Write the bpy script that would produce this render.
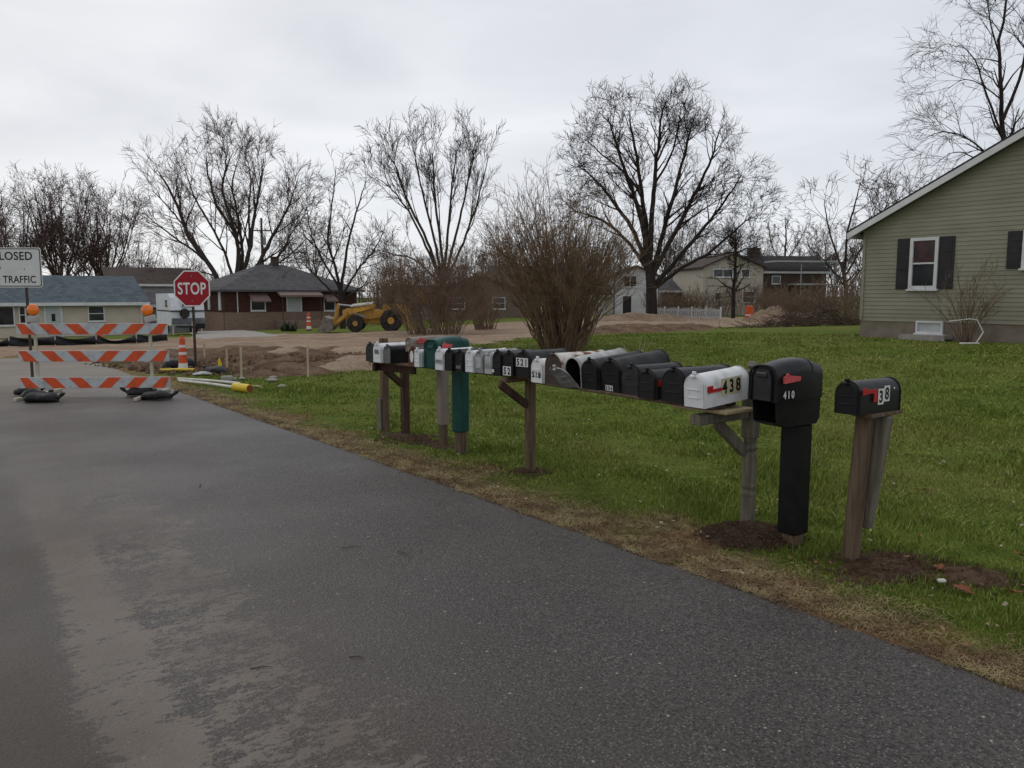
import bpy, math, random
import numpy as np
from mathutils import Vector, Matrix, Euler
from mathutils.noise import noise as pnoise
for o in list(bpy.data.objects): bpy.data.objects.remove(o)
random.seed(7); rng = np.random.default_rng(11)
scene = bpy.context.scene
COL = scene.collection
R = math.radians
# ------------------------------------------------------------------ camera
F, HC, HOR = 790.0, 1.7, 295.0
PITCH = math.atan((384-HOR)/F)
cam = bpy.data.objects.new('camera', bpy.data.cameras.new('camera')); COL.objects.link(cam)
cam.location = (0, 0, HC); cam.rotation_euler = (math.pi/2-PITCH, 0, 0)
cam.data.sensor_width = 36; cam.data.lens = F/1024*36
cam.data.clip_start = .05; cam.data.clip_end = 3000
scene.camera = cam
# ------------------------------------------------------------------ sky and light
W = bpy.data.worlds.new('World'); scene.world = W; W.use_nodes = True
nt = W.node_tree; nt.nodes.clear()
def N(t, kind, **kw):
    n = t.nodes.new(kind)
    for k, v in kw.items():
        if k.startswith('_'): n.inputs[int(k[1:])].default_value = v
        else: setattr(n, k, v)
    return n
SUN_EL, SUN_AZ = 50, -35
sky = N(nt, 'ShaderNodeTexSky', sky_type='NISHITA', sun_disc=False, sun_elevation=R(SUN_EL), sun_rotation=R(SUN_AZ))
skm = N(nt, 'ShaderNodeMix', data_type='RGBA', blend_type='MULTIPLY'); skm.inputs[0].default_value = 1
nt.links.new(sky.outputs[0], skm.inputs[6]); skm.inputs[7].default_value = (.06, .06, .06, 1)
tc = N(nt, 'ShaderNodeTexCoord'); mp = N(nt, 'ShaderNodeMapping'); mp.inputs['Scale'].default_value = (1.2, 1.2, 4.5)
nt.links.new(tc.outputs['Generated'], mp.inputs[0])
no = N(nt, 'ShaderNodeTexNoise'); no.inputs['Scale'].default_value = 1.9; no.inputs['Detail'].default_value = 5; no.inputs['Distortion'].default_value = .5
nt.links.new(mp.outputs[0], no.inputs['Vector'])
cr = N(nt, 'ShaderNodeValToRGB'); cr.color_ramp.elements[0].position = .3; cr.color_ramp.elements[1].position = .72
cr.color_ramp.elements[0].color = (.62, .632, .66, 1); cr.color_ramp.elements[1].color = (.84, .845, .86, 1)
nt.links.new(no.outputs[0], cr.inputs[0])
sep = N(nt, 'ShaderNodeSeparateXYZ'); nt.links.new(tc.outputs['Generated'], sep.inputs[0])
gr = N(nt, 'ShaderNodeValToRGB'); e = gr.color_ramp.elements
e[0].position = 0; e[0].color = (1.20, 1.20, 1.18, 1); e[1].position = .5; e[1].color = (.96, .96, .97, 1)
e.new(.16).color = (1.10, 1.10, 1.10, 1)
nt.links.new(sep.outputs[2], gr.inputs[0])
m1 = N(nt, 'ShaderNodeMix', data_type='RGBA', blend_type='MULTIPLY'); m1.inputs[0].default_value = 1
sx = N(nt, 'ShaderNodeMapRange'); sx.inputs[1].default_value = -.75; sx.inputs[2].default_value = .6; nt.links.new(sep.outputs[0], sx.inputs[0])
az = N(nt, 'ShaderNodeMix', data_type='RGBA'); az.inputs[6].default_value = (1.06, 1.05, 1.04, 1); az.inputs[7].default_value = (.90, .925, .965, 1); nt.links.new(sx.outputs[0], az.inputs[0])
m0 = N(nt, 'ShaderNodeMix', data_type='RGBA', blend_type='MULTIPLY'); m0.inputs[0].default_value = 1
nt.links.new(cr.outputs[0], m0.inputs[6]); nt.links.new(az.outputs[2], m0.inputs[7]); nt.links.new(m0.outputs[2], m1.inputs[6]); nt.links.new(gr.outputs[0], m1.inputs[7])
m2 = N(nt, 'ShaderNodeMix', data_type='RGBA'); m2.inputs[0].default_value = .9
nt.links.new(skm.outputs[2], m2.inputs[6]); nt.links.new(m1.outputs[2], m2.inputs[7])
bg = N(nt, 'ShaderNodeBackground'); bg.inputs[1].default_value = 1.0
nt.links.new(m2.outputs[2], bg.inputs[0])
wo = N(nt, 'ShaderNodeOutputWorld'); nt.links.new(bg.outputs[0], wo.inputs[0])
sl = bpy.data.lights.new('sun', 'SUN'); sl.energy = .5; sl.angle = R(35); sl.color = (1, .97, .93)
so = bpy.data.objects.new('sun', sl); COL.objects.link(so)
so.rotation_euler = (R(90-SUN_EL), 0, R(180-SUN_AZ)); so.location = (0, 0, 30)
scene.view_settings.view_transform = 'Standard'; scene.view_settings.look = 'None'
scene.view_settings.exposure = .13; scene.view_settings.gamma = 1
# ------------------------------------------------------------------ coordinates
PHI = R(37.3)
DV = Vector((-math.sin(PHI), math.cos(PHI), 0)); EV = Vector((math.cos(PHI), math.sin(PHI), 0))
ROAD_ROT = PHI                 # local x = across the road (to the right), local y = along it
BOX_ROT = PHI-math.pi/2        # local -y looks at the road
def ST(s, t, z=0): return Vector((s*DV.x+t*EV.x, s*DV.y+t*EV.y, z))
def ss(a, b, x):
    x = min(1, max(0, (x-a)/(b-a))); return x*x*(3-2*x)
def T(x, y):
    s = x*DV.x+y*DV.y; t = x*EV.x+y*EV.y
    w = min(1, max(0, -x/30)); yy = max(0, y-16); yy = yy*yy/(yy+5) if yy > 0 else 0
    yy = min(yy, 60)
    return -(w*.034+(1-w)*.004)*yy + .50*ss(7, 20, t)*(1-ss(15, 30, s))
def ray(px, py):
    a = (px-512)/F; b = (384-py)/F
    return Vector((a, math.cos(PITCH)+b*math.sin(PITCH), -math.sin(PITCH)+b*math.cos(PITCH)))
def at(px, py, Y):
    r = ray(px, py); k = Y/r.y; return Vector((r.x*k, Y, HC+r.z*k))
def gr_(px, py):                # where the line of sight meets the terrain
    r = ray(px, py); k = 2.0
    for i in range(4000):
        p = r*k
        if HC+p.z <= T(p.x, p.y): break
        k += .05
    return Vector((p.x, p.y, T(p.x, p.y)))
def along(P, d, px):            # distance from P along d where column px is met
    r = ray(px, 320); a = r.x/r.y
    return (P.x-a*P.y)/(a*d.y-d.x)
# ------------------------------------------------------------------ materials
MATS = {}
def mat(name, c1, c2=None, scale=8, rough=.7, bump=0, bscale=None, metal=0, lo=.35, hi=.65, coord='Object', detail=5, spec=.18, stretch=None, coat=0):
    if name in MATS: return MATS[name]
    m = bpy.data.materials.new(name); m.use_nodes = True; t = m.node_tree
    b = t.nodes['Principled BSDF']; b.inputs['Roughness'].default_value = rough; b.inputs['Metallic'].default_value = metal
    b.inputs['Specular IOR Level'].default_value = spec if rough >= .56 else (.5 if rough < .3 else .22); b.inputs['Coat Weight'].default_value = coat
    b.inputs['Base Color'].default_value = (*c1, 1)
    tcx = N(t, 'ShaderNodeTexCoord'); src = tcx.outputs[coord]
    if stretch:
        mpp = N(t, 'ShaderNodeMapping'); mpp.inputs['Scale'].default_value = stretch; t.links.new(src, mpp.inputs[0]); src = mpp.outputs[0]
    if c2:
        n = N(t, 'ShaderNodeTexNoise'); n.inputs['Scale'].default_value = scale; n.inputs['Detail'].default_value = detail
        t.links.new(src, n.inputs['Vector'])
        r = N(t, 'ShaderNodeValToRGB'); r.color_ramp.elements[0].position = lo; r.color_ramp.elements[1].position = hi
        r.color_ramp.elements[0].color = (*c1, 1); r.color_ramp.elements[1].color = (*c2, 1)
        t.links.new(n.outputs[0], r.inputs[0]); t.links.new(r.outputs[0], b.inputs['Base Color'])
        m['ramp'] = r.name
    if bump:
        n2 = N(t, 'ShaderNodeTexNoise'); n2.inputs['Scale'].default_value = bscale or scale*3; n2.inputs['Detail'].default_value = 4
        t.links.new(src, n2.inputs['Vector'])
        bp = N(t, 'ShaderNodeBump'); bp.inputs['Strength'].default_value = 1; bp.inputs['Distance'].default_value = bump
        t.links.new(n2.outputs[0], bp.inputs['Height']); t.links.new(bp.outputs[0], b.inputs['Normal'])
    MATS[name] = m; return m
def math_(t, op, a, b=None, clamp=False):
    n = N(t, 'ShaderNodeMath', operation=op, use_clamp=clamp)
    for i, v in enumerate((a, b)):
        if v is None: continue
        if isinstance(v, (int, float)): n.inputs[i].default_value = v
        else: t.links.new(v, n.inputs[i])
    return n.outputs[0]
def mix_(t, f, a, b):
    n = N(t, 'ShaderNodeMix', data_type='RGBA')
    for i, v in ((0, f), (6, a), (7, b)):
        if isinstance(v, tuple): n.inputs[i].default_value = (*v, 1)
        elif isinstance(v, (int, float)): n.inputs[i].default_value = v
        else: t.links.new(v, n.inputs[i])
    return n.outputs[2]
def noise_(t, vec, scale, detail=5, rough=.5, dist=0):
    n = N(t, 'ShaderNodeTexNoise'); n.inputs['Scale'].default_value = scale; n.inputs['Detail'].default_value = detail
    n.inputs['Roughness'].default_value = rough; n.inputs['Distortion'].default_value = dist
    t.links.new(vec, n.inputs['Vector']); return n.outputs[0]
def map_(t, v, a, b, c=0., d=1.):
    n = N(t, 'ShaderNodeMapRange'); n.interpolation_type = 'SMOOTHSTEP'
    t.links.new(v, n.inputs[0])
    for i, x in enumerate((a, b, c, d)): n.inputs[i+1].default_value = x
    return n.outputs[0]
def verge_mask(t, pos):
    """dead, tan grass along the road edge, an irregular strip about half a metre wide"""
    dt = N(t, 'ShaderNodeVectorMath', operation='DOT_PRODUCT'); t.links.new(pos, dt.inputs[0]); dt.inputs[1].default_value = (EV.x, EV.y, 0)
    n = noise_(t, pos, 1.3, 5, .6); n2 = noise_(t, pos, .55, 3)
    v = math_(t, 'ADD', dt.outputs['Value'], math_(t, 'MULTIPLY', math_(t, 'SUBTRACT', n, .5), 2.1))
    v = math_(t, 'ADD', v, math_(t, 'MULTIPLY', math_(t, 'SUBTRACT', n2, .5), 2.4))
    return map_(t, v, 3.90, 4.42, 1, 0)
def grass_colors(t, pos, tone=1.0):
    big = noise_(t, pos, .33, 4, .6); mid = noise_(t, pos, 2.3, 5, .6)
    g = mix_(t, map_(t, mid, .3, .7), tuple(x*tone for x in (.088, .126, .018)), tuple(x*tone for x in (.152, .198, .034)))
    g = mix_(t, map_(t, big, .42, .66, 0, .75), g, tuple(x*tone for x in (.180, .190, .048)))
    vm = verge_mask(t, pos); fn = noise_(t, pos, 9, 4)
    tan = mix_(t, map_(t, fn, .35, .65), tuple(x*tone for x in (.13, .095, .045)), tuple(x*tone for x in (.34, .27, .13)))
    red = noise_(t, pos, .8, 3)
    tan = mix_(t, map_(t, red, .50, .60, 0, .75), tan, tuple(x*tone for x in (.24, .11, .065)))
    return mix_(t, vm, g, tan), vm
def ground_mat():
    m = bpy.data.materials.new('lawn'); m.use_nodes = True; t = m.node_tree; b = t.nodes['Principled BSDF']
    g = N(t, 'ShaderNodeNewGeometry'); pos = g.outputs['Position']
    c, vm = grass_colors(t, pos)
    f = noise_(t, pos, 40, 3, .7)
    c2 = mix_(t, map_(t, f, .35, .7, 0, .5), c, (.050, .058, .012))
    t.links.new(c2, b.inputs['Base Color']); b.inputs['Roughness'].default_value = .95; b.inputs['Specular IOR Level'].default_value = .06
    bp = N(t, 'ShaderNodeBump'); bp.inputs['Distance'].default_value = .05
    t.links.new(noise_(t, pos, 22, 5, .7), bp.inputs['Height']); t.links.new(bp.outputs[0], b.inputs['Normal'])
    return m
def blade_mat():
    m = bpy.data.materials.new('grass_blade'); m.use_nodes = True; t = m.node_tree; b = t.nodes['Principled BSDF']
    g = N(t, 'ShaderNodeNewGeometry'); pos = g.outputs['Position']
    c, vm = grass_colors(t, pos, 1.12)
    rnd = g.outputs['Random Per Island']
    c = mix_(t, map_(t, rnd, .8, 1.0, 0, .5), c, (.30, .26, .13))
    hsv = N(t, 'ShaderNodeHueSaturation'); t.links.new(c, hsv.inputs['Color'])
    t.links.new(math_(t, 'ADD', math_(t, 'MULTIPLY', rnd, .9), .6), hsv.inputs['Value'])
    t.links.new(hsv.outputs[0], b.inputs['Base Color']); b.inputs['Roughness'].default_value = .7; b.inputs['Specular IOR Level'].default_value = .12
    return m
def asphalt_mat():
    m = bpy.data.materials.new('asphalt'); m.use_nodes = True; t = m.node_tree; b = t.nodes['Principled BSDF']
    tcx = N(t, 'ShaderNodeTexCoord'); v = tcx.outputs['Object']
    sp = N(t, 'ShaderNodeSeparateXYZ'); t.links.new(v, sp.inputs[0]); X, Y = sp.outputs[0], sp.outputs[1]
    mid = noise_(t, v, 1.1, 6, .6); fine = noise_(t, v, 62, 3, .8)
    base = mix_(t, map_(t, mid, .3, .7), (.035, .028, .0225), (.055, .045, .037))
    base = mix_(t, map_(t, fine, .36, .62), mix_(t, .72, base, (.012, .011, .010)), mix_(t, .22, base, (.20, .19, .18)))
    vo = N(t, 'ShaderNodeTexVoronoi'); vo.inputs['Scale'].default_value = 88; t.links.new(v, vo.inputs['Vector'])
    vc = N(t, 'ShaderNodeSeparateXYZ'); t.links.new(vo.outputs['Color'], vc.inputs[0])
    chip = math_(t, 'MULTIPLY', map_(t, vo.outputs['Distance'], .30, .42, 1, 0), map_(t, vc.outputs[0], .80, .84))
    base = mix_(t, math_(t, 'MULTIPLY', chip, .52), base, (.30, .28, .25))
    pit = math_(t, 'MULTIPLY', map_(t, vo.outputs['Distance'], .35, .5, 1, 0), map_(t, vc.outputs[0], .22, .18))
    base = mix_(t, math_(t, 'MULTIPLY', pit, .8), base, (.012, .012, .012))
    vo2 = N(t, 'ShaderNodeTexVoronoi'); vo2.inputs['Scale'].default_value = 21; t.links.new(v, vo2.inputs['Vector'])
    vc2 = N(t, 'ShaderNodeSeparateXYZ'); t.links.new(vo2.outputs['Color'], vc2.inputs[0])
    chip2 = math_(t, 'MULTIPLY', map_(t, vo2.outputs['Distance'], .10, .15, 1, 0), map_(t, vc2.outputs[1], .90, .92))
    base = mix_(t, math_(t, 'MULTIPLY', chip2, .85), base, (.42, .38, .31))
    # dried mud tracked along the wheel path, torn into ragged flakes
    ms = N(t, 'ShaderNodeMapping'); ms.inputs['Scale'].default_value = (.75, 1.35, 1); t.links.new(v, ms.inputs[0])
    wav = noise_(t, v, .8, 3)
    xx = math_(t, 'ADD', math_(t, 'SUBTRACT', X, math_(t, 'MULTIPLY', Y, .045)), math_(t, 'MULTIPLY', math_(t, 'SUBTRACT', wav, .5), .35))
    d1 = math_(t, 'ABSOLUTE', math_(t, 'SUBTRACT', xx, .47)); band1 = map_(t, d1, .06, .27, 1, 0)
    d2 = math_(t, 'ABSOLUTE', math_(t, 'SUBTRACT', xx, .92)); band2 = map_(t, d2, .10, .60, .55, 0)
    band2 = math_(t, 'MULTIPLY', band2, map_(t, xx, .2, .5))
    band = math_(t, 'MAXIMUM', band1, band2)
    blot = math_(t, 'ADD', math_(t, 'MULTIPLY', noise_(t, ms.outputs[0], 5.0, 6, .6), .42), math_(t, 'MULTIPLY', noise_(t, ms.outputs[0], 26, 7, .72), .58))
    thr = math_(t, 'SUBTRACT', math_(t, 'ADD', blot, math_(t, 'MULTIPLY', band, .19)), .605)
    dust = map_(t, thr, -.01, .022)
    near = math_(t, 'MULTIPLY', map_(t, Y, 5.6, 9.0, 1, .10), map_(t, xx, 1.3, 1.75, 1, 0))
    dust = math_(t, 'MULTIPLY', math_(t, 'MULTIPLY', dust, near), .66)
    base = mix_(t, dust, base, (.25, .215, .18))
    # brown silt wash on the left, pale dust towards the works
    silt = map_(t, xx, .34, .20, 0, .8); base = mix_(t, silt, base, (.034, .026, .018))
    warm = math_(t, 'MULTIPLY', map_(t, X, 2.6, 1.1, 0, 1), map_(t, noise_(t, v, .9, 4), .3, .7, .15, .6)); base = mix_(t, warm, base, (.062, .047, .036))
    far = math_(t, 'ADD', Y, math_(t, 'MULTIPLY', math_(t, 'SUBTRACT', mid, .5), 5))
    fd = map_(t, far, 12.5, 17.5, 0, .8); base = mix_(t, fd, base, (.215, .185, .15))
    edge = map_(t, math_(t, 'ADD', X, math_(t, 'MULTIPLY', math_(t, 'SUBTRACT', noise_(t, v, 7, 5), .5), .35)), 3.62, 3.85, 0, .6)
    base = mix_(t, edge, base, (.10, .075, .05))
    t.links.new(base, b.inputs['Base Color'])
    ro = math_(t, 'ADD', math_(t, 'MULTIPLY', dust, .3), map_(t, noise_(t, v, .5, 4), .35, .65, .42, .58))
    ro = math_(t, 'ADD', ro, math_(t, 'MULTIPLY', fd, .3))
    t.links.new(ro, b.inputs['Roughness']); b.inputs['Specular IOR Level'].default_value = .27
    bp = N(t, 'ShaderNodeBump'); bp.inputs['Distance'].default_value = .003
    h = math_(t, 'ADD', math_(t, 'MULTIPLY', fine, 1.0), math_(t, 'MULTIPLY', vo.outputs['Distance'], -1.1))
    t.links.new(h, bp.inputs['Height']); t.links.new(bp.outputs[0], b.inputs['Normal'])
    return m
def soil_mat(name, c1, c2, c3, sc=1.2):
    m = bpy.data.materials.new(name); m.use_nodes = True; t = m.node_tree; b = t.nodes['Principled BSDF']
    g = N(t, 'ShaderNodeNewGeometry'); pos = g.outputs['Position']
    c = mix_(t, map_(t, noise_(t, pos, sc, 6, .65), .35, .65), c1, c2)
    c = mix_(t, map_(t, noise_(t, pos, sc*9, 5, .7), .4, .75, 0, .8), c, c3)
    t.links.new(c, b.inputs['Base Color']); b.inputs['Roughness'].default_value = .95; b.inputs['Specular IOR Level'].default_value = .1
    bp = N(t, 'ShaderNodeBump'); bp.inputs['Distance'].default_value = .08
    t.links.new(noise_(t, pos, sc*6, 6, .7), bp.inputs['Height']); t.links.new(bp.outputs[0], b.inputs['Normal'])
    return m
def wood(name, a, b_, sc=6): return mat(name, a, b_, sc, .85, .004, 30, stretch=(6, 6, .6), lo=.3, hi=.7)
def brick_mat(name, c1, c2, mortar, scale=1.0, sq=.5):
    m = bpy.data.materials.new(name); m.use_nodes = True; t = m.node_tree; b = t.nodes['Principled BSDF']
    tcx = N(t, 'ShaderNodeTexCoord'); sp = N(t, 'ShaderNodeSeparateXYZ'); t.links.new(tcx.outputs['Object'], sp.inputs[0])
    cb = N(t, 'ShaderNodeCombineXYZ'); t.links.new(math_(t, 'ADD', sp.outputs[0], sp.outputs[1]), cb.inputs[0]); t.links.new(sp.outputs[2], cb.inputs[1])
    br = N(t, 'ShaderNodeTexBrick'); t.links.new(cb.outputs[0], br.inputs['Vector'])
    br.inputs['Color1'].default_value = (*c1, 1); br.inputs['Color2'].default_value = (*c2, 1); br.inputs['Mortar'].default_value = (*mortar, 1)
    br.inputs['Scale'].default_value = scale; br.inputs['Mortar Size'].default_value = .012; br.inputs['Brick Width'].default_value = .24; br.inputs['Row Height'].default_value = .085
    t.links.new(br.outputs[0], b.inputs['Base Color']); b.inputs['Roughness'].default_value = .9; b.inputs['Specular IOR Level'].default_value = .15
    return m
def shingle_mat(name, c1, c2):
    m = bpy.data.materials.new(name); m.use_nodes = True; t = m.node_tree; b = t.nodes['Principled BSDF']
    tcx = N(t, 'ShaderNodeTexCoord'); sp = N(t, 'ShaderNodeSeparateXYZ'); t.links.new(tcx.outputs['Object'], sp.inputs[0])
    cb = N(t, 'ShaderNodeCombineXYZ'); t.links.new(sp.outputs[0], cb.inputs[0]); t.links.new(math_(t, 'MULTIPLY', sp.outputs[2], 2.2), cb.inputs[1])
    br = N(t, 'ShaderNodeTexBrick'); t.links.new(cb.outputs[0], br.inputs['Vector'])
    br.inputs['Color1'].default_value = (*c1, 1); br.inputs['Color2'].default_value = (*c2, 1); br.inputs['Mortar'].default_value = (*[x*.6 for x in c1], 1)
    br.inputs['Scale'].default_value = 1; br.inputs['Mortar Size'].default_value = .012; br.inputs['Brick Width'].default_value = .33; br.inputs['Row Height'].default_value = .28
    n = noise_(t, tcx.outputs['Object'], .8, 4); c = mix_(t, map_(t, n, .35, .7, 0, .45), br.outputs[0], c2)
    t.links.new(c, b.inputs['Base Color']); b.inputs['Roughness'].default_value = .9; b.inputs['Specular IOR Level'].default_value = .15
    return m
def siding_mat(name, c1, c2, row=.12):
    m = bpy.data.materials.new(name); m.use_nodes = True; t = m.node_tree; b = t.nodes['Principled BSDF']
    tcx = N(t, 'ShaderNodeTexCoord'); v = tcx.outputs['Object']; sp = N(t, 'ShaderNodeSeparateXYZ'); t.links.new(v, sp.inputs[0])
    c = mix_(t, map_(t, noise_(t, v, 1.5, 5), .3, .7), c1, c2); t.links.new(c, b.inputs['Base Color']); b.inputs['Roughness'].default_value = .6
    fr = math_(t, 'FRACT', math_(t, 'DIVIDE', sp.outputs[2], row))
    bp = N(t, 'ShaderNodeBump'); bp.inputs['Distance'].default_value = .03; t.links.new(math_(t, 'SUBTRACT', 1, fr), bp.inputs['Height']); t.links.new(bp.outputs[0], b.inputs['Normal'])
    return m
M = dict(
  black=mat('black_painted_steel', (.007, .007, .008), (.017, .016, .016), 9, .42, .004, 8, detail=8),
  black2=mat('weathered_black_steel', (.011, .012, .013), (.036, .035, .034), 11, .5, .005, 8, detail=8),
  blackp=mat('black_plastic', (.006, .006, .007), (.012, .012, .013), 12, .36, .0006, 200),
  white=mat('white_painted_steel', (.66, .67, .67), (.40, .38, .34), 9, .45, .004, 8, lo=.50, hi=.78, detail=9),
  galv=mat('galvanised_steel', (.18, .185, .19), (.34, .345, .35), 14, .45, .004, 8, metal=.35, detail=8),
  gwhite=mat('chalky_pale_grey_paint', (.46, .47, .47), (.27, .27, .26), 9, .55, .005, 8, detail=8),
  rusty=mat('rusting_white_paint', (.58, .55, .50), (.15, .06, .035), 7, .7, lo=.47, hi=.60, detail=8),
  brown=mat('brown_painted_steel', (.045, .030, .024), (.065, .045, .036), 8, .5),
  redbrown=mat('red_brown_paint', (.10, .035, .025), (.14, .05, .035), 8, .5),
  beige=mat('beige_plastic', (.20, .165, .14), (.26, .215, .18), 6, .55),
  greyplastic=mat('grey_door', (.10, .105, .11), (.16, .165, .17), 9, .4),
  green=mat('dark_green_plastic', (.008, .050, .044), (.014, .070, .060), 8, .4),
  red=mat('red_flag_plastic', (.42, .018, .022), (.34, .02, .02), 30, .45),
  pinkflag=mat('faded_red_plastic', (.58, .10, .10), (.46, .07, .08), 30, .5),
  post=wood('weathered_wood', (.072, .048, .030), (.155, .115, .078)),
  postgrey=wood('grey_weathered_wood', (.100, .088, .064), (.19, .172, .135)),
  postbrown=wood('brown_stained_wood', (.040, .022, .016), (.085, .050, .036)),
  plank=wood('pale_plank', (.17, .125, .09), (.30, .24, .18)),
  paleplank=wood('fresh_lumber', (.36, .28, .16), (.50, .40, .25)),
  lawn=ground_mat(), blade=blade_mat(), asphalt=asphalt_mat(),
  dirt=soil_mat('pale_graded_dirt', (.24, .17, .115), (.33, .25, .18), (.17, .115, .075), .5),
  darksoil=soil_mat('dark_turned_soil', (.125, .075, .046), (.235, .158, .105), (.060, .037, .024), 2.2),
  tansoil=soil_mat('tan_sand', (.30, .22, .15), (.40, .31, .22), (.19, .13, .09), 1.5),
  soil=soil_mat('brown_garden_soil', (.105, .070, .042), (.185, .135, .085), (.045, .030, .019), 9),
  redsoil=soil_mat('dry_brown_mulch', (.14, .082, .050), (.26, .17, .11), (.07, .043, .028), 11),
  orange=mat('reflective_orange', (.58, .085, .025), (.34, .065, .03), 7, .45, lo=.48, hi=.8, detail=9),
  railwhite=mat('reflective_white_sheet', (.42, .45, .46), (.27, .27, .26), 7, .45, lo=.48, hi=.80, detail=9),
  signwhite=mat('white_sign_sheet', (.50, .53, .50), (.56, .58, .56), 4, .4),
  signblack_boxshade=mat('sign_black_and_box_shade', (.012, .012, .014), rough=.5),  # sign ink, also the shade painted inside the mailboxes
  signred=mat('sign_red_sheet', (.31, .010, .020), (.26, .010, .018), 4, .4),
  signletter=mat('sign_letter_white', (.66, .66, .66), rough=.4),
  lens=mat('amber_lens', (.85, .20, .015), (.75, .16, .01), 20, .25),
  battery=mat('battery_case', (.42, .40, .37), (.32, .31, .29), 10, .5),
  tubing=mat('pale_steel_tubing', (.46, .44, .33), (.36, .34, .26), 10, .5),
  sandbag=mat('black_sandbag', (.012, .012, .013), (.028, .028, .03), 16, .55, .01, 22),
  steel=mat('dark_rusted_steel', (.045, .032, .026), (.07, .05, .04), 12, .6),
  yellow=mat('machine_yellow', (.56, .31, .045), (.36, .20, .05), 3, .5),
  rubber=mat('tyre_rubber', (.016, .016, .016), (.05, .044, .038), 5, .85),
  bucketm=mat('worn_bucket_steel', (.12, .10, .085), (.22, .19, .165), 6, .5),
  yplastic=mat('yellow_pipe_plastic', (.72, .50, .03), (.62, .44, .04), 8, .45),
  pvc=mat('white_pipe', (.66, .66, .60), (.52, .50, .44), 6, .5),
  stake=wood('stake_lumber', (.36, .29, .19), (.52, .44, .31)),
  cloth=mat('black_silt_cloth', (.014, .015, .017), (.03, .032, .036), 4, .6, .01, 12),
  glass=mat('window_glass', (.010, .012, .014), (.03, .034, .038), 1.5, .08),
  curtain=mat('dark_red_curtain', (.018, .007, .007), (.06, .014, .014), 5, .25),
  blind=mat('pale_window_blind', (.40, .42, .43), (.48, .5, .5), 3, .4),
  trim=mat('white_trim', (.62, .63, .63), (.54, .55, .55), 4, .5),
  greytrim=mat('grey_soffit', (.34, .35, .36), (.28, .29, .30), 4, .6),
  gsiding=mat('olive_vinyl_siding', (.205, .198, .146), (.272, .262, .196), .9, .5, stretch=(1, 1, 3), detail=8, lo=.3, hi=.7),
  shutter=mat('dark_shutter', (.024, .021, .023), (.032, .028, .03), 5, .5),
  foundation=mat('concrete_foundation', (.155, .130, .100), (.21, .18, .145), 3, .85, .004, 30),
  bluroof=shingle_mat('blue_grey_shingles', (.060, .078, .092), (.100, .125, .140)),
  greyroof=shingle_mat('grey_shingles', (.062, .060, .062), (.10, .098, .10)),
  brownroof=shingle_mat('brown_shingles', (.060, .045, .040), (.085, .066, .058)),
  darkroof=shingle_mat('dark_shingles', (.030, .028, .028), (.045, .042, .041)),
  cream=siding_mat('cream_siding', (.43, .375, .29), (.48, .42, .33)),
  beigesd=siding_mat('beige_siding', (.33, .29, .225), (.37, .33, .26)),
  whitesd=siding_mat('white_siding', (.46, .46, .45), (.52, .52, .51)),
  greysd=siding_mat('grey_siding', (.27, .265, .255), (.31, .305, .30)),
  redbrick=brick_mat('dark_red_brick', (.052, .018, .014), (.085, .030, .023), (.05, .035, .03)),
  tanbrick=brick_mat('tan_stone', (.200, .135, .098), (.26, .18, .135), (.16, .12, .095)),
  brownbrick=brick_mat('brown_brick', (.060, .042, .034), (.085, .060, .048), (.07, .055, .048)),
  tansiding=siding_mat('tan_brown_siding', (.11, .078, .052), (.14, .10, .07)),
  awning=mat('brown_awning', (.150, .105, .092), (.185, .13, .115), 5, .6),
  door=mat('pale_door', (.36, .40, .40), (.42, .46, .46), 3, .5),
  trailerw=mat('trailer_white', (.56, .58, .62), (.66, .68, .70), 2, .4),
  trailerg=mat('trailer_plate', (.10, .11, .12), (.16, .17, .18), 6, .35, metal=.3),
  blackdoor=mat('scuffed_black_plastic', (.018, .018, .020), (.034, .034, .037), 14, .38),
  straw=mat('dead_straw', (.30, .235, .12), (.16, .105, .06), 3.5, .8, lo=.42, hi=.6), litterleaf=mat('bleached_leaf', (.34, .30, .22), (.20, .11, .06), 1.3, .8, lo=.4, hi=.55),
  concrete=mat('concrete', (.25, .23, .21), (.32, .30, .27), 5, .85, .003, 40),
  litter=mat('pale_litter', (.55, .54, .50), rough=.6),
  leaf=mat('dead_oak_leaf', (.22, .065, .03), (.15, .06, .03), 20, .7),
  twig=mat('twig_bark', (.05, .038, .03), (.08, .06, .045), 20, .9),
  bark1=mat('grey_bark', (.038, .030, .026), (.070, .056, .048), 3, .9, .02, 12, stretch=(3, 3, .6)),
  bark2=mat('dark_bark', (.020, .016, .014), (.042, .033, .028), 3, .9, .02, 12, stretch=(3, 3, .6)),
  barkred=mat('reddish_bark', (.075, .045, .040), (.120, .078, .070), 3, .9),
  bark3=mat('brown_bark', (.062, .040, .028), (.105, .072, .052), 3, .9),
  shrubm=mat('brown_shrub_stem', (.105, .066, .040), (.25, .172, .112), 2.2, .85),
  shrub2=mat('grey_brown_shrub_stem', (.120, .080, .054), (.22, .158, .112), 2, .9),
  yucca=mat('yucca_leaf', (.030, .046, .024), (.06, .08, .045), 6, .6),
  gold=mat('gold_sticker', (.55, .50, .32), rough=.45), stickerw=mat('white_sticker', (.62, .62, .60), rough=.5),
)
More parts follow.
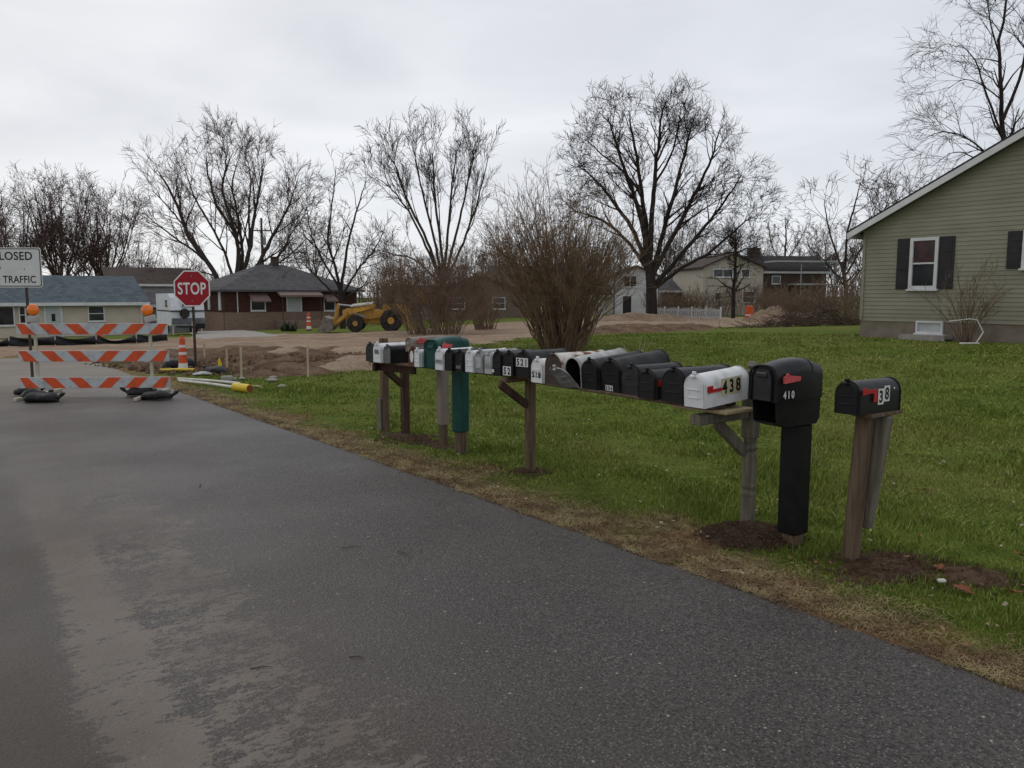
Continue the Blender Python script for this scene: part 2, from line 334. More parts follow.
# ------------------------------------------------------------------ mesh helpers
class MB:
    def __init__(s): s.v = []; s.f = []; s.m = []
    def add(s, vs, fs, mi=0):
        n = len(s.v); s.v += [tuple(v) for v in vs]; s.f += [tuple(i+n for i in f) for f in fs]; s.m += [mi]*len(fs); return s
    def box(s, c, d, mi=0, mx=None, bev=0):
        x, y, z = [k/2 for k in d]
        if bev:
            b = min(bev, x*.9, y*.9, z*.9); vs = []
            for sx in (-1, 1):
                for sy in (-1, 1):
                    for sz in (-1, 1):
                        vs += [Vector((sx*x, sy*(y-b), sz*(z-b))), Vector((sx*(x-b), sy*y, sz*(z-b))), Vector((sx*(x-b), sy*(y-b), sz*z))]
            idx = {}
            k = 0
            for sx in (-1, 1):
                for sy in (-1, 1):
                    for sz in (-1, 1): idx[(sx, sy, sz)] = k; k += 3
            fs = []
            for a in (-1, 1):
                q = [idx[(a, -1, -1)], idx[(a, 1, -1)], idx[(a, 1, 1)], idx[(a, -1, 1)]]; fs.append(q if a > 0 else q[::-1])
                q = [idx[(-1, a, -1)]+1, idx[(-1, a, 1)]+1, idx[(1, a, 1)]+1, idx[(1, a, -1)]+1]; fs.append(q if a > 0 else q[::-1])
                q = [idx[(-1, -1, a)]+2, idx[(1, -1, a)]+2, idx[(1, 1, a)]+2, idx[(-1, 1, a)]+2]; fs.append(q if a > 0 else q[::-1])
            for a in (-1, 1):
                for b2 in (-1, 1):
                    fs.append([idx[(a, b2, -1)], idx[(a, b2, 1)], idx[(a, b2, 1)]+1, idx[(a, b2, -1)]+1])
                    fs.append([idx[(a, -1, b2)], idx[(a, 1, b2)], idx[(a, 1, b2)]+2, idx[(a, -1, b2)]+2])
                    fs.append([idx[(-1, a, b2)]+1, idx[(1, a, b2)]+1, idx[(1, a, b2)]+2, idx[(-1, a, b2)]+2])
                    for c2 in (-1, 1): fs.append([idx[(a, b2, c2)], idx[(a, b2, c2)]+1, idx[(a, b2, c2)]+2])
        else:
            vs = [Vector((a*x, b*y, c2*z)) for a in (-1, 1) for b in (-1, 1) for c2 in (-1, 1)]
            fs = [(0, 1, 3, 2), (4, 6, 7, 5), (0, 4, 5, 1), (2, 3, 7, 6), (0, 2, 6, 4), (1, 5, 7, 3)]
        c = Vector(c)
        vs = [(mx @ v if mx else v)+c for v in vs]
        return s.add(vs, fs, mi)
    def beam(s, a, b, w, h, mi=0, bev=.004, up=(0, 0, 1)):
        a = Vector(a); b = Vector(b); d = b-a; L = d.length; d.normalize(); up = Vector(up)
        if abs(d.dot(up)) > .95: up = Vector((0, 1, 0))
        x = d.cross(up).normalized(); z = x.cross(d)
        mx = Matrix((x, d, z)).transposed()
        return s.box((a+b)/2, (w, L, h), mi, mx, bev)
    def tube(s, pts, rad, n=8, mi=0, cap=True):
        pts = [Vector(p) for p in pts]
        if isinstance(rad, (int, float)): rad = [rad]*len(pts)
        vs = []; k = len(pts); prev = None
        for i, p in enumerate(pts):
            d = (pts[min(i+1, k-1)]-pts[max(i-1, 0)]).normalized()
            u = prev if prev else (Vector((0, 0, 1)) if abs(d.z) < .9 else Vector((1, 0, 0)))
            a = (u-d*u.dot(d)).normalized(); prev = a; b = d.cross(a)
            for j in range(n):
                t = 2*math.pi*j/n; vs.append(p+(a*math.cos(t)+b*math.sin(t))*rad[i])
        fs = [(i*n+j, i*n+(j+1) % n, (i+1)*n+(j+1) % n, (i+1)*n+j) for i in range(k-1) for j in range(n)]
        if cap: fs += [tuple(range(n))[::-1], tuple((k-1)*n+j for j in range(n))]
        return s.add(vs, fs, mi)
    def lathe(s, prof, n=16, mi=0, c=(0, 0, 0), mx=None):
        vs = []; c = Vector(c)
        for r, z in prof:
            for j in range(n):
                t = 2*math.pi*j/n; v = Vector((r*math.cos(t), r*math.sin(t), z)); vs.append((mx @ v if mx else v)+c)
        k = len(prof); fs = [(i*n+j, i*n+(j+1) % n, (i+1)*n+(j+1) % n, (i+1)*n+j) for i in range(k-1) for j in range(n)]
        fs += [tuple(range(n))[::-1], tuple((k-1)*n+j for j in range(n))]
        return s.add(vs, fs, mi)
    def prism(s, poly, y0, y1, mi=0, axis='y'):
        """poly of (x,z), extruded along y"""
        n = len(poly)
        f = {'y': lambda p, y: (p[0], y, p[1]), 'x': lambda p, y: (y, p[0], p[1]), 'z': lambda p, y: (p[0], p[1], y)}[axis]
        vs = [f(p, y0) for p in poly]+[f(p, y1) for p in poly]
        fs = [tuple(range(n)), tuple(range(2*n-1, n-1, -1))]+[(i, n+i, n+(i+1) % n, (i+1) % n) for i in range(n)]
        return s.add(vs, fs, mi)
    def build(s, name, mats, parent=None, loc=(0, 0, 0), rotz=0, smooth=False, rot=None):
        me = bpy.data.meshes.new(name); me.from_pydata(s.v, [], s.f)
        if not isinstance(mats, (list, tuple)): mats = [mats]
        for m in mats: me.materials.append(m)
        if len(mats) > 1: me.polygons.foreach_set('material_index', s.m)
        import bmesh
        bm = bmesh.new(); bm.from_mesh(me); bmesh.ops.recalc_face_normals(bm, faces=bm.faces); bm.to_mesh(me); bm.free()
        if smooth:
            me.polygons.foreach_set('use_smooth', [True]*len(me.polygons))
            me.set_sharp_from_angle(angle=R(38))
        o = bpy.data.objects.new(name, me); COL.objects.link(o); o.location = loc
        o.rotation_euler = rot if rot else (0, 0, rotz)
        if parent: o.parent = parent
        return o
def tag(o, label=None, cat=None, group=None, kind=None):
    if label: o['label'] = label
    if cat: o['category'] = cat
    if group: o['group'] = group
    if kind: o['kind'] = kind
    return o
def thing(name, label, cat, loc, rotz=0, group=None, rot=None):
    o = bpy.data.objects.new(name, None); o.empty_display_size = .1; COL.objects.link(o)
    o.location = loc; o.rotation_euler = rot if rot else (0, 0, rotz)
    return tag(o, label, cat, group)
def copy_tree(o, parent=None):
    kids = [c for c in bpy.data.objects if c.parent == o]
    c = o.copy(); COL.objects.link(c); c.parent = parent
    for k in kids: copy_tree(k, c)
    return c
def text(name, s, size, m, parent, mx, xs=1, bold=0, ext=.0008, right=False):
    cu = bpy.data.curves.new(name, 'FONT'); cu.body = s; cu.size = size; cu.align_x = 'CENTER'; cu.align_y = 'CENTER'
    cu.offset = bold*size; cu.extrude = ext; cu.resolution_u = 4; cu.space_character = 1.02+bold*1.5
    tmp = bpy.data.objects.new('tmp', cu); COL.objects.link(tmp)
    dg = bpy.context.evaluated_depsgraph_get(); me = bpy.data.meshes.new_from_object(tmp.evaluated_get(dg))
    bpy.data.objects.remove(tmp); me.name = name; me.materials.clear(); me.materials.append(m)
    xs_ = [v.co.y for v in me.vertices]; cy = (max(xs_)+min(xs_))/2
    xc = [v.co.x for v in me.vertices]; cx = max(xc) if right else (max(xc)+min(xc))/2
    for v in me.vertices: v.co = mx @ Vector(((v.co.x-cx)*xs, v.co.y-cy, v.co.z))
    o = bpy.data.objects.new(name, me); COL.objects.link(o); o.parent = parent; return o
FRONT = Matrix(((1, 0, 0, 0), (0, 0, -1, 0), (0, 1, 0, 0), (0, 0, 0, 1)))       # text on a face looking to -y
SIDE = Matrix(((0, 0, 1, 0), (1, 0, 0, 0), (0, 1, 0, 0), (0, 0, 0, 1)))         # text on a face looking to +x
def mesh_np(name, verts, faces, m, parent=None, smooth=False):
    me = bpy.data.meshes.new(name); nv, nf, k = len(verts), len(faces), faces.shape[1]
    me.vertices.add(nv); me.vertices.foreach_set('co', verts.astype(np.float32).ravel())
    me.loops.add(nf*k); me.loops.foreach_set('vertex_index', faces.astype(np.int32).ravel())
    me.polygons.add(nf); me.polygons.foreach_set('loop_start', np.arange(0, nf*k, k, dtype=np.int32))
    if smooth: me.polygons.foreach_set('use_smooth', np.ones(nf, bool))
    me.update(calc_edges=True); me.materials.append(m)
    o = bpy.data.objects.new(name, me); COL.objects.link(o)
    if parent: o.parent = parent
    return o
def fbm(x, y, s, seed=0):
    return pnoise(Vector((x*s, y*s, seed)))+.5*pnoise(Vector((x*s*2.1, y*s*2.1, seed+5)))+.25*pnoise(Vector((x*s*4.3, y*s*4.3, seed+9)))
# ------------------------------------------------------------------ ground
def ground():
    xs = np.concatenate([np.linspace(-700, -90, 16), np.arange(-84, -30, 3), np.arange(-30, 30, .75), np.arange(30, 90, 3), np.linspace(95, 700, 16)])
    ys = np.concatenate([np.linspace(-60, -8, 8), np.arange(-6, 40, .75), np.arange(40, 100, 2.5), np.linspace(105, 1200, 24)])
    vs = np.array([(x, y, T(x, y)) for y in ys for x in xs]); nx, ny = len(xs), len(ys)
    fs = np.array([(j*nx+i, j*nx+i+1, (j+1)*nx+i+1, (j+1)*nx+i) for j in range(ny-1) for i in range(nx-1)])
    return mesh_np('lawn_ground', vs, fs, M['lawn'], smooth=True)
tag(ground(), kind='structure')
def sdist(p, poly):
    d = 1e9; inside = False; n = len(poly); x, y = p
    for i in range(n):
        x1, y1 = poly[i]; x2, y2 = poly[(i+1) % n]
        if (y1 > y) != (y2 > y) and x < (x2-x1)*(y-y1)/(y2-y1)+x1: inside = not inside
        L = (x2-x1)**2+(y2-y1)**2; t = max(0, min(1, ((x-x1)*(x2-x1)+(y-y1)*(y2-y1))/L))
        d = min(d, math.hypot(x-x1-t*(x2-x1), y-y1-t*(y2-y1)))
    return d if inside else -d
def patch(name, poly, m, lift=.03, rough=.03, edge=.6, step=.35, nsc=.7, nedge=.6, kind='structure', seed=1):
    """a soil sheet over the terrain whose irregular rim dips under it"""
    xs = [p[0] for p in poly]; ys = [p[1] for p in poly]; mgn = edge+nedge
    X = np.arange(min(xs)-mgn, max(xs)+mgn, step); Y = np.arange(min(ys)-mgn, max(ys)+mgn, step); vs = []; keep = []
    for y in Y:
        for x in X:
            sd = sdist((x, y), poly)+fbm(x, y, nsc, seed)*nedge
            k = ss(-edge, edge, sd)
            vs.append((x, y, T(x, y)-.06+(lift+.06)*k*1.0+(fbm(x, y, 1.3, seed+3)*rough)*k)); keep.append(sd > -edge*1.05)
    nx = len(X); fs = []
    for j in range(len(Y)-1):
        for i in range(nx-1):
            q = (j*nx+i, j*nx+i+1, (j+1)*nx+i+1, (j+1)*nx+i)
            if any(keep[a] for a in q): fs.append(q)
    return tag(mesh_np(name, np.array(vs), np.array(fs), m, smooth=True), kind=kind)
def pxpoly(pts): return [tuple(gr_(*p))[:2] for p in pts]
# road: a crowned sheet following the terrain, edge ragged by a few centimetres
def road():
    ts = [-3.2, -2, -1, 0, 1, 2, 3, 3.55, 3.74]; ss_ = np.concatenate([np.arange(-6, 0, .25), np.arange(0, 14, .035), np.arange(14, 27.1, .12)]); vs = []
    for s in ss_:
        for i, t in enumerate(ts):
            tt = t + (fbm(s, 0, 1.6, 4)*.05+fbm(s, 3, .3, 2)*.05+pnoise(Vector((s*7.3, 1, 1)))*.035 if i == len(ts)-1 else 0)
            p = ST(s, tt); z = T(p.x, p.y)+.022+.012*(1-((t-.3)/3.5)**2)
            if i == len(ts)-1: z = T(p.x, p.y)+.004
            if s > 25: z -= .03*(s-25)
            vs.append((tt, s, z))
    n = len(ts); fs = [(j*n+i, j*n+i+1, (j+1)*n+i+1, (j+1)*n+i) for j in range(len(ss_)-1) for i in range(n-1)]
    o = mesh_np('road', np.array(vs), np.array(fs), M['asphalt'], smooth=True); o.rotation_euler = (0, 0, ROAD_ROT); return tag(o, kind='structure')
road()
# cross street under construction
CROSS = pxpoly([(-90, 366), (60, 352), (140, 352), (215, 350), (330, 352), (395, 350), (500, 343), (600, 333), (720, 326.5), (800, 325), (800, 320), (660, 319.5), (560, 321), (480, 324), (400, 331), (330, 334), (240, 335), (205, 338), (120, 340), (-90, 342)])
patch('dirt_street', CROSS, M['dirt'], .05, .05, .8, .45, .35, .7)
patch('driveway', pxpoly([(196, 340), (285, 337), (262, 333), (215, 329.5), (190, 333)]), M['concrete'], .075, 0, .3, .3, .3, .2, seed=4)
patch('turned_soil', pxpoly([(120, 362), (170, 352), (250, 349), (400, 350), (395, 366), (330, 374), (262, 377), (225, 372), (140, 367)]), M['darksoil'], .10, .13, .7, .16, .8, .7, seed=7)
patch('sand_patch', pxpoly([(318, 371), (345, 361), (395, 354), (440, 347), (430, 353), (400, 360), (360, 371), (330, 374)]), M['tansoil'], .16, .05, .4, .16, .9, .4, seed=9)
patch('sand_strip', pxpoly([(255, 356), (285, 352.5), (300, 354), (290, 359), (262, 359)]), M['tansoil'], .17, .05, .3, .14, .9, .3, seed=12)
patch('sand_ridge', pxpoly([(330, 355), (365, 352), (410, 350.5), (410, 353), (370, 357), (335, 358)]), M['tansoil'], .2, .05, .35, .16, .9, .3, seed=19)
patch('soil_bank', pxpoly([(560, 331), (640, 330), (740, 326), (800, 323), (800, 319), (640, 319), (560, 324)]), M['tansoil'], .14, .12, .9, .4, .5, .7, seed=15)
patch('soil_furrow', pxpoly([(600, 334), (700, 330.5), (705, 327.5), (600, 329)]), M['darksoil'], .22, .10, .5, .25, .6, .6, seed=17)
def mound(name, c, rx, ry, h, m, seed=1, n=44, pw=1.6, rotz=0):
    vs = []; fs = []
    for j in range(n+1):
        for i in range(n+1):
            u = -1.15+2.3*i/n; v = -1.15+2.3*j/n; r = math.hypot(u, v)*(1+.30*fbm(u, v, 1.6, seed)+.12*fbm(u, v, 7, seed+1))
            k = max(0, 1-r**pw); x = u*rx; y = v*ry
            X = c.x+x*math.cos(rotz)-y*math.sin(rotz); Y = c.y+x*math.sin(rotz)+y*math.cos(rotz)
            z = T(X, Y)-.03+h*k*(1+.5*fbm(u, v, 2.5, seed))+(.03 if k > 0 else -.02)*min(1, k*6)+.22*h*fbm(u, v, 6, seed+2)*min(1, k*4)
            vs.append((X, Y, z))
    for j in range(n):
        for i in range(n):
            q = (j*(n+1)+i, j*(n+1)+i+1, (j+1)*(n+1)+i+1, (j+1)*(n+1)+i); fs.append(q)
    return tag(mesh_np(name, np.array(vs), np.array(fs), m, smooth=True), kind='structure')
mound('soil_mound', ST(3.28, 4.62), .36, .30, .085, M['soil'], 3)
mound('bare_soil', ST(2.40, 4.78), .46, .24, .03, M['redsoil'], 5, rotz=PHI)
mound('bare_soil', ST(2.0, 5.0), .34, .22, .03, M['redsoil'], 15)
mound('bare_soil', ST(8.15, 4.65), .5, .22, .045, M['soil'], 6, rotz=-.9)
mound('bare_soil', ST(7.5, 4.72), .34, .16, .03, M['soil'], 8, rotz=-.9)
mound('bare_soil', ST(5.83, 4.66), .2, .14, .04, M['soil'], 9)
def clods(name, label, spots, m):
    V = []; Fc = []; base = np.array([[1, 0, 0], [-.6, .8, 0], [-.5, -.85, 0], [.1, .1, .9], [.2, -.7, .5], [-.3, .6, .5]]); tri = np.array([[0, 1, 5], [0, 5, 3], [1, 2, 3], [1, 3, 5], [2, 0, 4], [2, 4, 3], [0, 3, 4]])
    for c, rx, ry, n, lo, hi in spots:
        for i in range(n):
            k = math.sqrt(rng.random()) if rx < 1.5 else rng.random()**.5; a = rng.uniform(0, 6.283); x = c.x+math.cos(a)*k*rx; y = c.y+math.sin(a)*k*ry
            sc = rng.uniform(lo, hi)*(1 if rng.random() < .85 else 1.6); q = Matrix.Rotation(rng.uniform(0, 6.28), 3, 'Z') @ Matrix.Rotation(rng.uniform(-.5, .5), 3, 'X')
            off = len(V); V += [tuple((q @ Vector(b*rng.uniform(.7, 1.2)))*sc+Vector((x, y, T(x, y)+c.z*(1-k*k)+sc*.1))) for b in base]; Fc += [t+off for t in tri]
    tag(mesh_np(name, np.array(V), np.array(Fc), m), label, 'soil clods', kind='stuff')
g1, g2, g3 = gr_(180, 362), gr_(270, 364), gr_(345, 360)
clods('soil_clods', 'brown soil clods scattered over the dug ground', [(Vector((g1.x, g1.y, .05)), 2.2, 2.2, 420, .02, .06), (Vector((g2.x, g2.y, .1)), 3.2, 3.2, 1900, .02, .075), (Vector((g3.x, g3.y, .1)), 2.6, 2.6, 1200, .02, .07)], M['darksoil'])
clods('road_grit', 'grit and crumbs washed along the road edge', [(Vector((*ST(s_, 3.68)[:2], .018)), .42, .16, 130, .002, .006) for s_ in np.arange(.6, 9, .45)], M['redsoil'])
clods('soil_crumbs', 'small soil crumbs at the feet of the mailbox posts', [(Vector((*ST(3.28, 4.62)[:2], .085)), .40, .34, 900, .004, .014), (Vector((*ST(2.40, 4.78)[:2], .03)), .52, .34, 800, .004, .014), (Vector((*ST(2.0, 5.0)[:2], .02)), .38, .3, 400, .004, .012), (Vector((*ST(8.0, 4.65)[:2], .04)), .5, .3, 300, .006, .018), (Vector((*ST(5.83, 4.66)[:2], .03)), .22, .2, 250, .004, .013), (Vector((*ST(6.3, 4.1)[:2], .01)), .5, .3, 220, .004, .012)], M['redsoil'])
# ------------------------------------------------------------------ grass blades
BARE = [(ST(3.28, 4.62), .30), (ST(2.45, 4.75), .33), (ST(2.0, 5.0), .2), (ST(8.15, 4.65), .25), (ST(7.5, 4.72), .16), (ST(5.83, 4.66), .13)]
def grass():
    n = 520000
    r = np.exp(rng.uniform(math.log(2.6), math.log(27), n)); a = rng.uniform(R(-34), R(41), n)
    x = r*np.sin(a); y = r*np.cos(a); s = x*DV.x+y*DV.y; t = x*EV.x+y*EV.y
    cl = np.sin(s*2.1+np.sin(t*1.7)*2)+np.sin(t*2.7+s*.9)+rng.normal(0, .8, n)
    ok = (t > 3.72+rng.exponential(.16, n)) & (cl > -1.7) & (s < 22.5-.1*np.abs(t-4))
    for c, rr in BARE: ok &= (np.hypot(x-c.x, y-c.y) > rr*rng.uniform(.7, 1.15, n))
    x, y, s, t, r = x[ok], y[ok], s[ok], t[ok], r[ok]; n = len(x)
    z = np.array([T(a_, b_) for a_, b_ in zip(x, y)])
    short = np.clip((t-3.8)/1.2, .35, 1)
    h = rng.uniform(.018, .046, n)*short*(1+.35*np.sin(s*1.3)*np.sin(t*1.9)); w = np.maximum(.0035, r*.00075)*rng.uniform(.7, 1.3, n)
    az = rng.uniform(0, 2*math.pi, n); la = rng.uniform(0, 2*math.pi, n); ln = rng.uniform(.2, 1.1, n)*h
    flat = t < 4.1; ln = np.where(flat, ln*1.8, ln); h = np.where(flat, h*.6, h)
    dx, dy = np.cos(az)*w, np.sin(az)*w
    patchy = np.array([fbm(a_, b_, .9, 31) for a_, b_ in zip(x, y)]); h = h*np.clip(1+patchy*1.3, .3, 2.2)
    P = np.stack([np.stack([x-dx, y-dy, z-.004], 1), np.stack([x+dx, y+dy, z-.004], 1), np.stack([x+np.cos(la)*ln, y+np.sin(la)*ln, z+h], 1)], 1).reshape(-1, 3)
    Fc = np.arange(3*n).reshape(-1, 3)
    tag(mesh_np('grass', P, Fc, M['blade']), 'short green lawn grass with dead tan blades along the road edge', 'grass', kind='stuff')
grass()
def straw():
    n = 90000; s = -1+16*rng.random(n)**1.5; t = 3.70+np.abs(rng.normal(0, .27, n)); p = s[:, None]*np.array([DV.x, DV.y])+t[:, None]*np.array([EV.x, EV.y]); x, y = p[:, 0], p[:, 1]
    keep = np.array([fbm(a, b, 1.7, 12) for a, b in zip(x, y)])+rng.normal(0, .25, n) > -.25; x, y = x[keep], y[keep]; n = len(x)
    z = np.array([T(a, b) for a, b in zip(x, y)])+.006+rng.random(n)*.016; az = rng.uniform(0, 6.283, n); L_ = rng.uniform(.015, .05, n); w = rng.uniform(.0008, .0018, n)*(1+np.hypot(x, y)*.12)
    cx, cy, sx_, sy_ = np.cos(az)*L_/2, np.sin(az)*L_/2, -np.sin(az)*w, np.cos(az)*w; dz = rng.normal(0, .008, n)
    P = np.stack([np.stack([x-cx-sx_, y-cy-sy_, z-dz], 1), np.stack([x+cx-sx_*.3, y+cy-sy_*.3, z+dz], 1), np.stack([x+cx+sx_*.3, y+cy+sy_*.3, z+dz+.001], 1), np.stack([x-cx+sx_, y-cy+sy_, z-dz+.001], 1)], 1).reshape(-1, 3)
    tag(mesh_np('straw', P, np.arange(4*n).reshape(-1, 4), M['straw']), 'flattened dead straw along the road edge', 'straw', kind='stuff')
    n = 900; r = np.exp(rng.uniform(math.log(3.2), math.log(24), n)); a = rng.uniform(R(-30), R(38), n); x = r*np.sin(a); y = r*np.cos(a); t = x*EV.x+y*EV.y; k = t > 3.9; x, y, r = x[k], y[k], r[k]; V = []; Fc = []
    for a_, b_, r_ in zip(x, y, r):
        k = rng.uniform(.010, .022)*(1+r_*.03); q = rng.uniform(0, 6.28); z = T(a_, b_)+.03; o = len(V)
        V += [(a_+math.cos(q+j*1.57)*k*(1 if j % 2 else .6), b_+math.sin(q+j*1.57)*k*(1 if j % 2 else .6), z+rng.uniform(-.008, .012)) for j in range(4)]; Fc.append((o, o+1, o+2, o+3))
    tag(mesh_np('lawn_litter', np.array(V), np.array(Fc), M['litterleaf']), 'bits of pale leaf and paper strewn over the lawn', 'litter', kind='stuff')
straw()
# ------------------------------------------------------------------ trees
def tubes_mesh(name, polys, m, parent, nside=3):
    """polys: list of (pts ndarray k,3 ; radii k)"""
    groups = {}
    for p, r in polys: groups.setdefault(len(p), []).append((p, r))
    V = []; Fa = []; off = 0
    for k, lst in groups.items():
        P = np.array([a for a, b in lst]); Rr = np.array([b for a, b in lst]); n = len(P)
        D = np.empty_like(P); D[:, 1:-1] = P[:, 2:]-P[:, :-2]; D[:, 0] = P[:, 1]-P[:, 0]; D[:, -1] = P[:, -1]-P[:, -2]
        D /= np.linalg.norm(D, axis=2, keepdims=True)+1e-9
        ref = np.where(np.abs(D[:, :1, 2:3]) < .8, np.array([0, 0, 1.]), np.array([1., 0, 0])); ref = np.broadcast_to(ref, D.shape)
        A = np.cross(D, ref); A /= np.linalg.norm(A, axis=2, keepdims=True)+1e-9; B = np.cross(D, A)
        ang = np.arange(nside)*2*math.pi/nside
        ring = P[:, :, None]+Rr[:, :, None, None]*(A[:, :, None]*np.cos(ang)[None, None, :, None]+B[:, :, None]*np.sin(ang)[None, None, :, None])
        V.append(ring.reshape(-1, 3)); idx = np.arange(n*k*nside).reshape(n, k, nside)+off; off += n*k*nside
        a = idx[:, :-1]; b = idx[:, 1:]
        Fa.append(np.stack([a, np.roll(a, -1, 2), np.roll(b, -1, 2), b], -1).reshape(-1, 4))
    return mesh_np(name, np.concatenate(V), np.concatenate(Fa), m, parent, smooth=nside > 4)
def rvec(): 
    v = rng.normal(size=3); return v/np.linalg.norm(v)
class Tree:
    """cfg: lens, dens (children per metre), ang, wob, trop per level, rmin"""
    def __init__(s, lens, dens, ang=(35, 40, 45, 45), wob=.16, trop=(.05, .05, .04, .03), rmin=.012, rk=.5, segs=(7, 5, 4, 3), start=.25, nmax=99999, lk=1):
        s.lk = lk
        s.lens, s.dens, s.ang, s.wob, s.trop, s.rmin, s.rk, s.segs, s.start = lens, dens, ang, wob, trop, rmin, rk, segs, start
        s.big = []; s.small = []; s.par = {}; s.n = 0; s.nmax = nmax
    def leader(s, pts, r0, r1, wob=.007, start=None, dens=None):
        """smooth limb through given points"""
        r0, r1 = r0*s.lk, r1*s.lk
        P = [np.array(p, float) for p in pts]; out = []
        Q = [2*P[0]-P[1]]+P+[2*P[-1]-P[-2]]; n = 5
        for i in range(1, len(Q)-2):
            for k in range(n):
                t = k/n; p0, p1, p2, p3 = Q[i-1:i+3]
                out.append(.5*((2*p1)+(-p0+p2)*t+(2*p0-5*p1+4*p2-p3)*t*t+(-p0+3*p1-3*p2+p3)*t**3))
        out.append(P[-1]); out = np.array(out); L = np.linalg.norm(np.diff(out, axis=0), axis=1).sum()
        out[1:-1] += rng.normal(0, 1, (len(out)-2, 3))*wob*L*.35
        rad = np.linspace(1, 0, len(out))**.85*(r0-r1)+r1
        s.big.append((out, rad)); s.kids(out, rad, L, 0, start, dens); return out, rad
    def kids(s, pts, rad, L, lvl, start=None, dens=None):
        if lvl >= len(s.lens): return
        if lvl == len(s.lens)-1 and lvl > 0: s.par.setdefault(len(pts), []).append((pts, rad, L)); return
        st = s.start if start is None else start
        cnt = L*(1-st)*s.dens[lvl]*(dens or 1); cnt = int(cnt)+(rng.random() < cnt % 1)
        for _ in range(cnt):
            t = st+(1-st)*rng.random()**.7; f = t*(len(pts)-1); i = min(int(f), len(pts)-2); u = f-i
            p = pts[i]*(1-u)+pts[i+1]*u; d = pts[i+1]-pts[i]; d = d/(np.linalg.norm(d)+1e-9); r = rad[i]*(1-u)+rad[i+1]*u
            q = rvec(); q = q-d*q.dot(d); q /= np.linalg.norm(q)+1e-9
            a = R(s.ang[lvl])*rng.uniform(.6, 1.3); nd = d*math.cos(a)+q*math.sin(a)
            ln = s.lens[lvl]*rng.uniform(.55, 1.15)*(1-.68*t if lvl == 0 else 1-.4*t)
            s.branch(p, nd, ln, max(s.rmin, min(r*.7, s.rk*r+.004)), lvl+1)
    def branch(s, p, d, L, r, lvl):
        n = s.segs[min(lvl-1, len(s.segs)-1)]; pts = [np.array(p)]; tr = s.trop[min(lvl-1, len(s.trop)-1)]; s.n += 1
        for i in range(n):
            d = d+rng.normal(0, 1, 3)*s.wob+np.array([0, 0, tr]); d /= np.linalg.norm(d); pts.append(pts[-1]+d*L/n)
        pts = np.array(pts); rad = np.linspace(r, max(s.rmin*.6, r*.3), n+1)
        (s.big if lvl == 1 and r > .035 else s.small).append((pts, rad))
        s.kids(pts, rad, L, lvl, .12 if lvl > 1 else .2)
    def finish(s):
        lv = len(s.lens)-1
        for k, lst in s.par.items():
            P = np.array([a for a, b, c in lst]); Rd = np.array([b for a, b, c in lst]); Ls = np.array([c for a, b, c in lst])
            cnt = rng.poisson(Ls*s.dens[lv]*.88); idx = np.repeat(np.arange(len(lst)), cnt); n = len(idx)
            if not n: continue
            tt = .12+.88*rng.random(n)**.7; f = tt*(k-1); i = np.minimum(f.astype(int), k-2); u = (f-i)[:, None]
            a, b = P[idx, i], P[idx, i+1]; p = a*(1-u)+b*u; d = b-a; d /= np.linalg.norm(d, axis=1, keepdims=True)+1e-9
            q = rng.normal(size=(n, 3)); q -= d*(q*d).sum(1, keepdims=True); q /= np.linalg.norm(q, axis=1, keepdims=True)+1e-9
            an = (R(s.ang[lv])*rng.uniform(.6, 1.3, n))[:, None]; nd = d*np.cos(an)+q*np.sin(an); ln = (s.lens[lv]*rng.uniform(.5, 1.2, n)*(1-.35*tt))[:, None]
            m1 = p+nd*ln*.5; nd2 = nd+rng.normal(0, s.wob*1.3, (n, 3)); nd2[:, 2] += s.trop[min(lv, len(s.trop)-1)]; e = m1+nd2*ln*.5
            r0 = np.full(n, s.rmin); pts = np.stack([p, m1, e], 1); rr = np.stack([r0, r0*.8, r0*.5], 1)
            s.small += [(pts[j], rr[j]) for j in range(n)]
    def build(s, name, label, cat, loc, m, group=None, m2=None):
        s.finish()
        root = thing(name, label, cat, loc, 0, group); l = np.array(loc)
        tubes_mesh('trunk', [(p-l, r) for p, r in s.big], m, root, 6)
        tubes_mesh('crown', [(p-l, r) for p, r in s.small], m2 or m, root, 3)
        return root
def px_tree(name, label, D, base, limbs, cfg, m, r0=.3, group=None, depth=.35, m2=None, zc=None):
    """limbs: list of (pixel polyline, r0, r1); first entry may be the trunk; depth spread is real 3-D"""
    t = Tree(**cfg); b = at(base[0], base[1], D); b.z = T(b.x, b.y)-.1
    for lim in limbs:
        pl, ra, rb = lim[:3]; pl = [(base[0]+(x-base[0])*zc[0], base[1]+(y-base[1])*zc[1]) for x, y in pl] if zc else pl; opt = lim[3] if len(lim) > 3 else {}
        dy = opt.pop('dy', rng.uniform(-1, 1)*depth); pts = []
        n = len(pl)
        for i, (x, y) in enumerate(pl):
            pts.append(tuple(at(x, y, D+dy*(i/(n-1))**1.2*opt.get('sc', 6))))
        if pl[0] == base: pts[0] = tuple(b)
        o2 = {k: v for k, v in opt.items() if k in ('start', 'dens', 'wob')}
        t.leader(pts, ra, rb, **o2)
    return t.build(name, label, 'tree', tuple(b), m, group, m2)
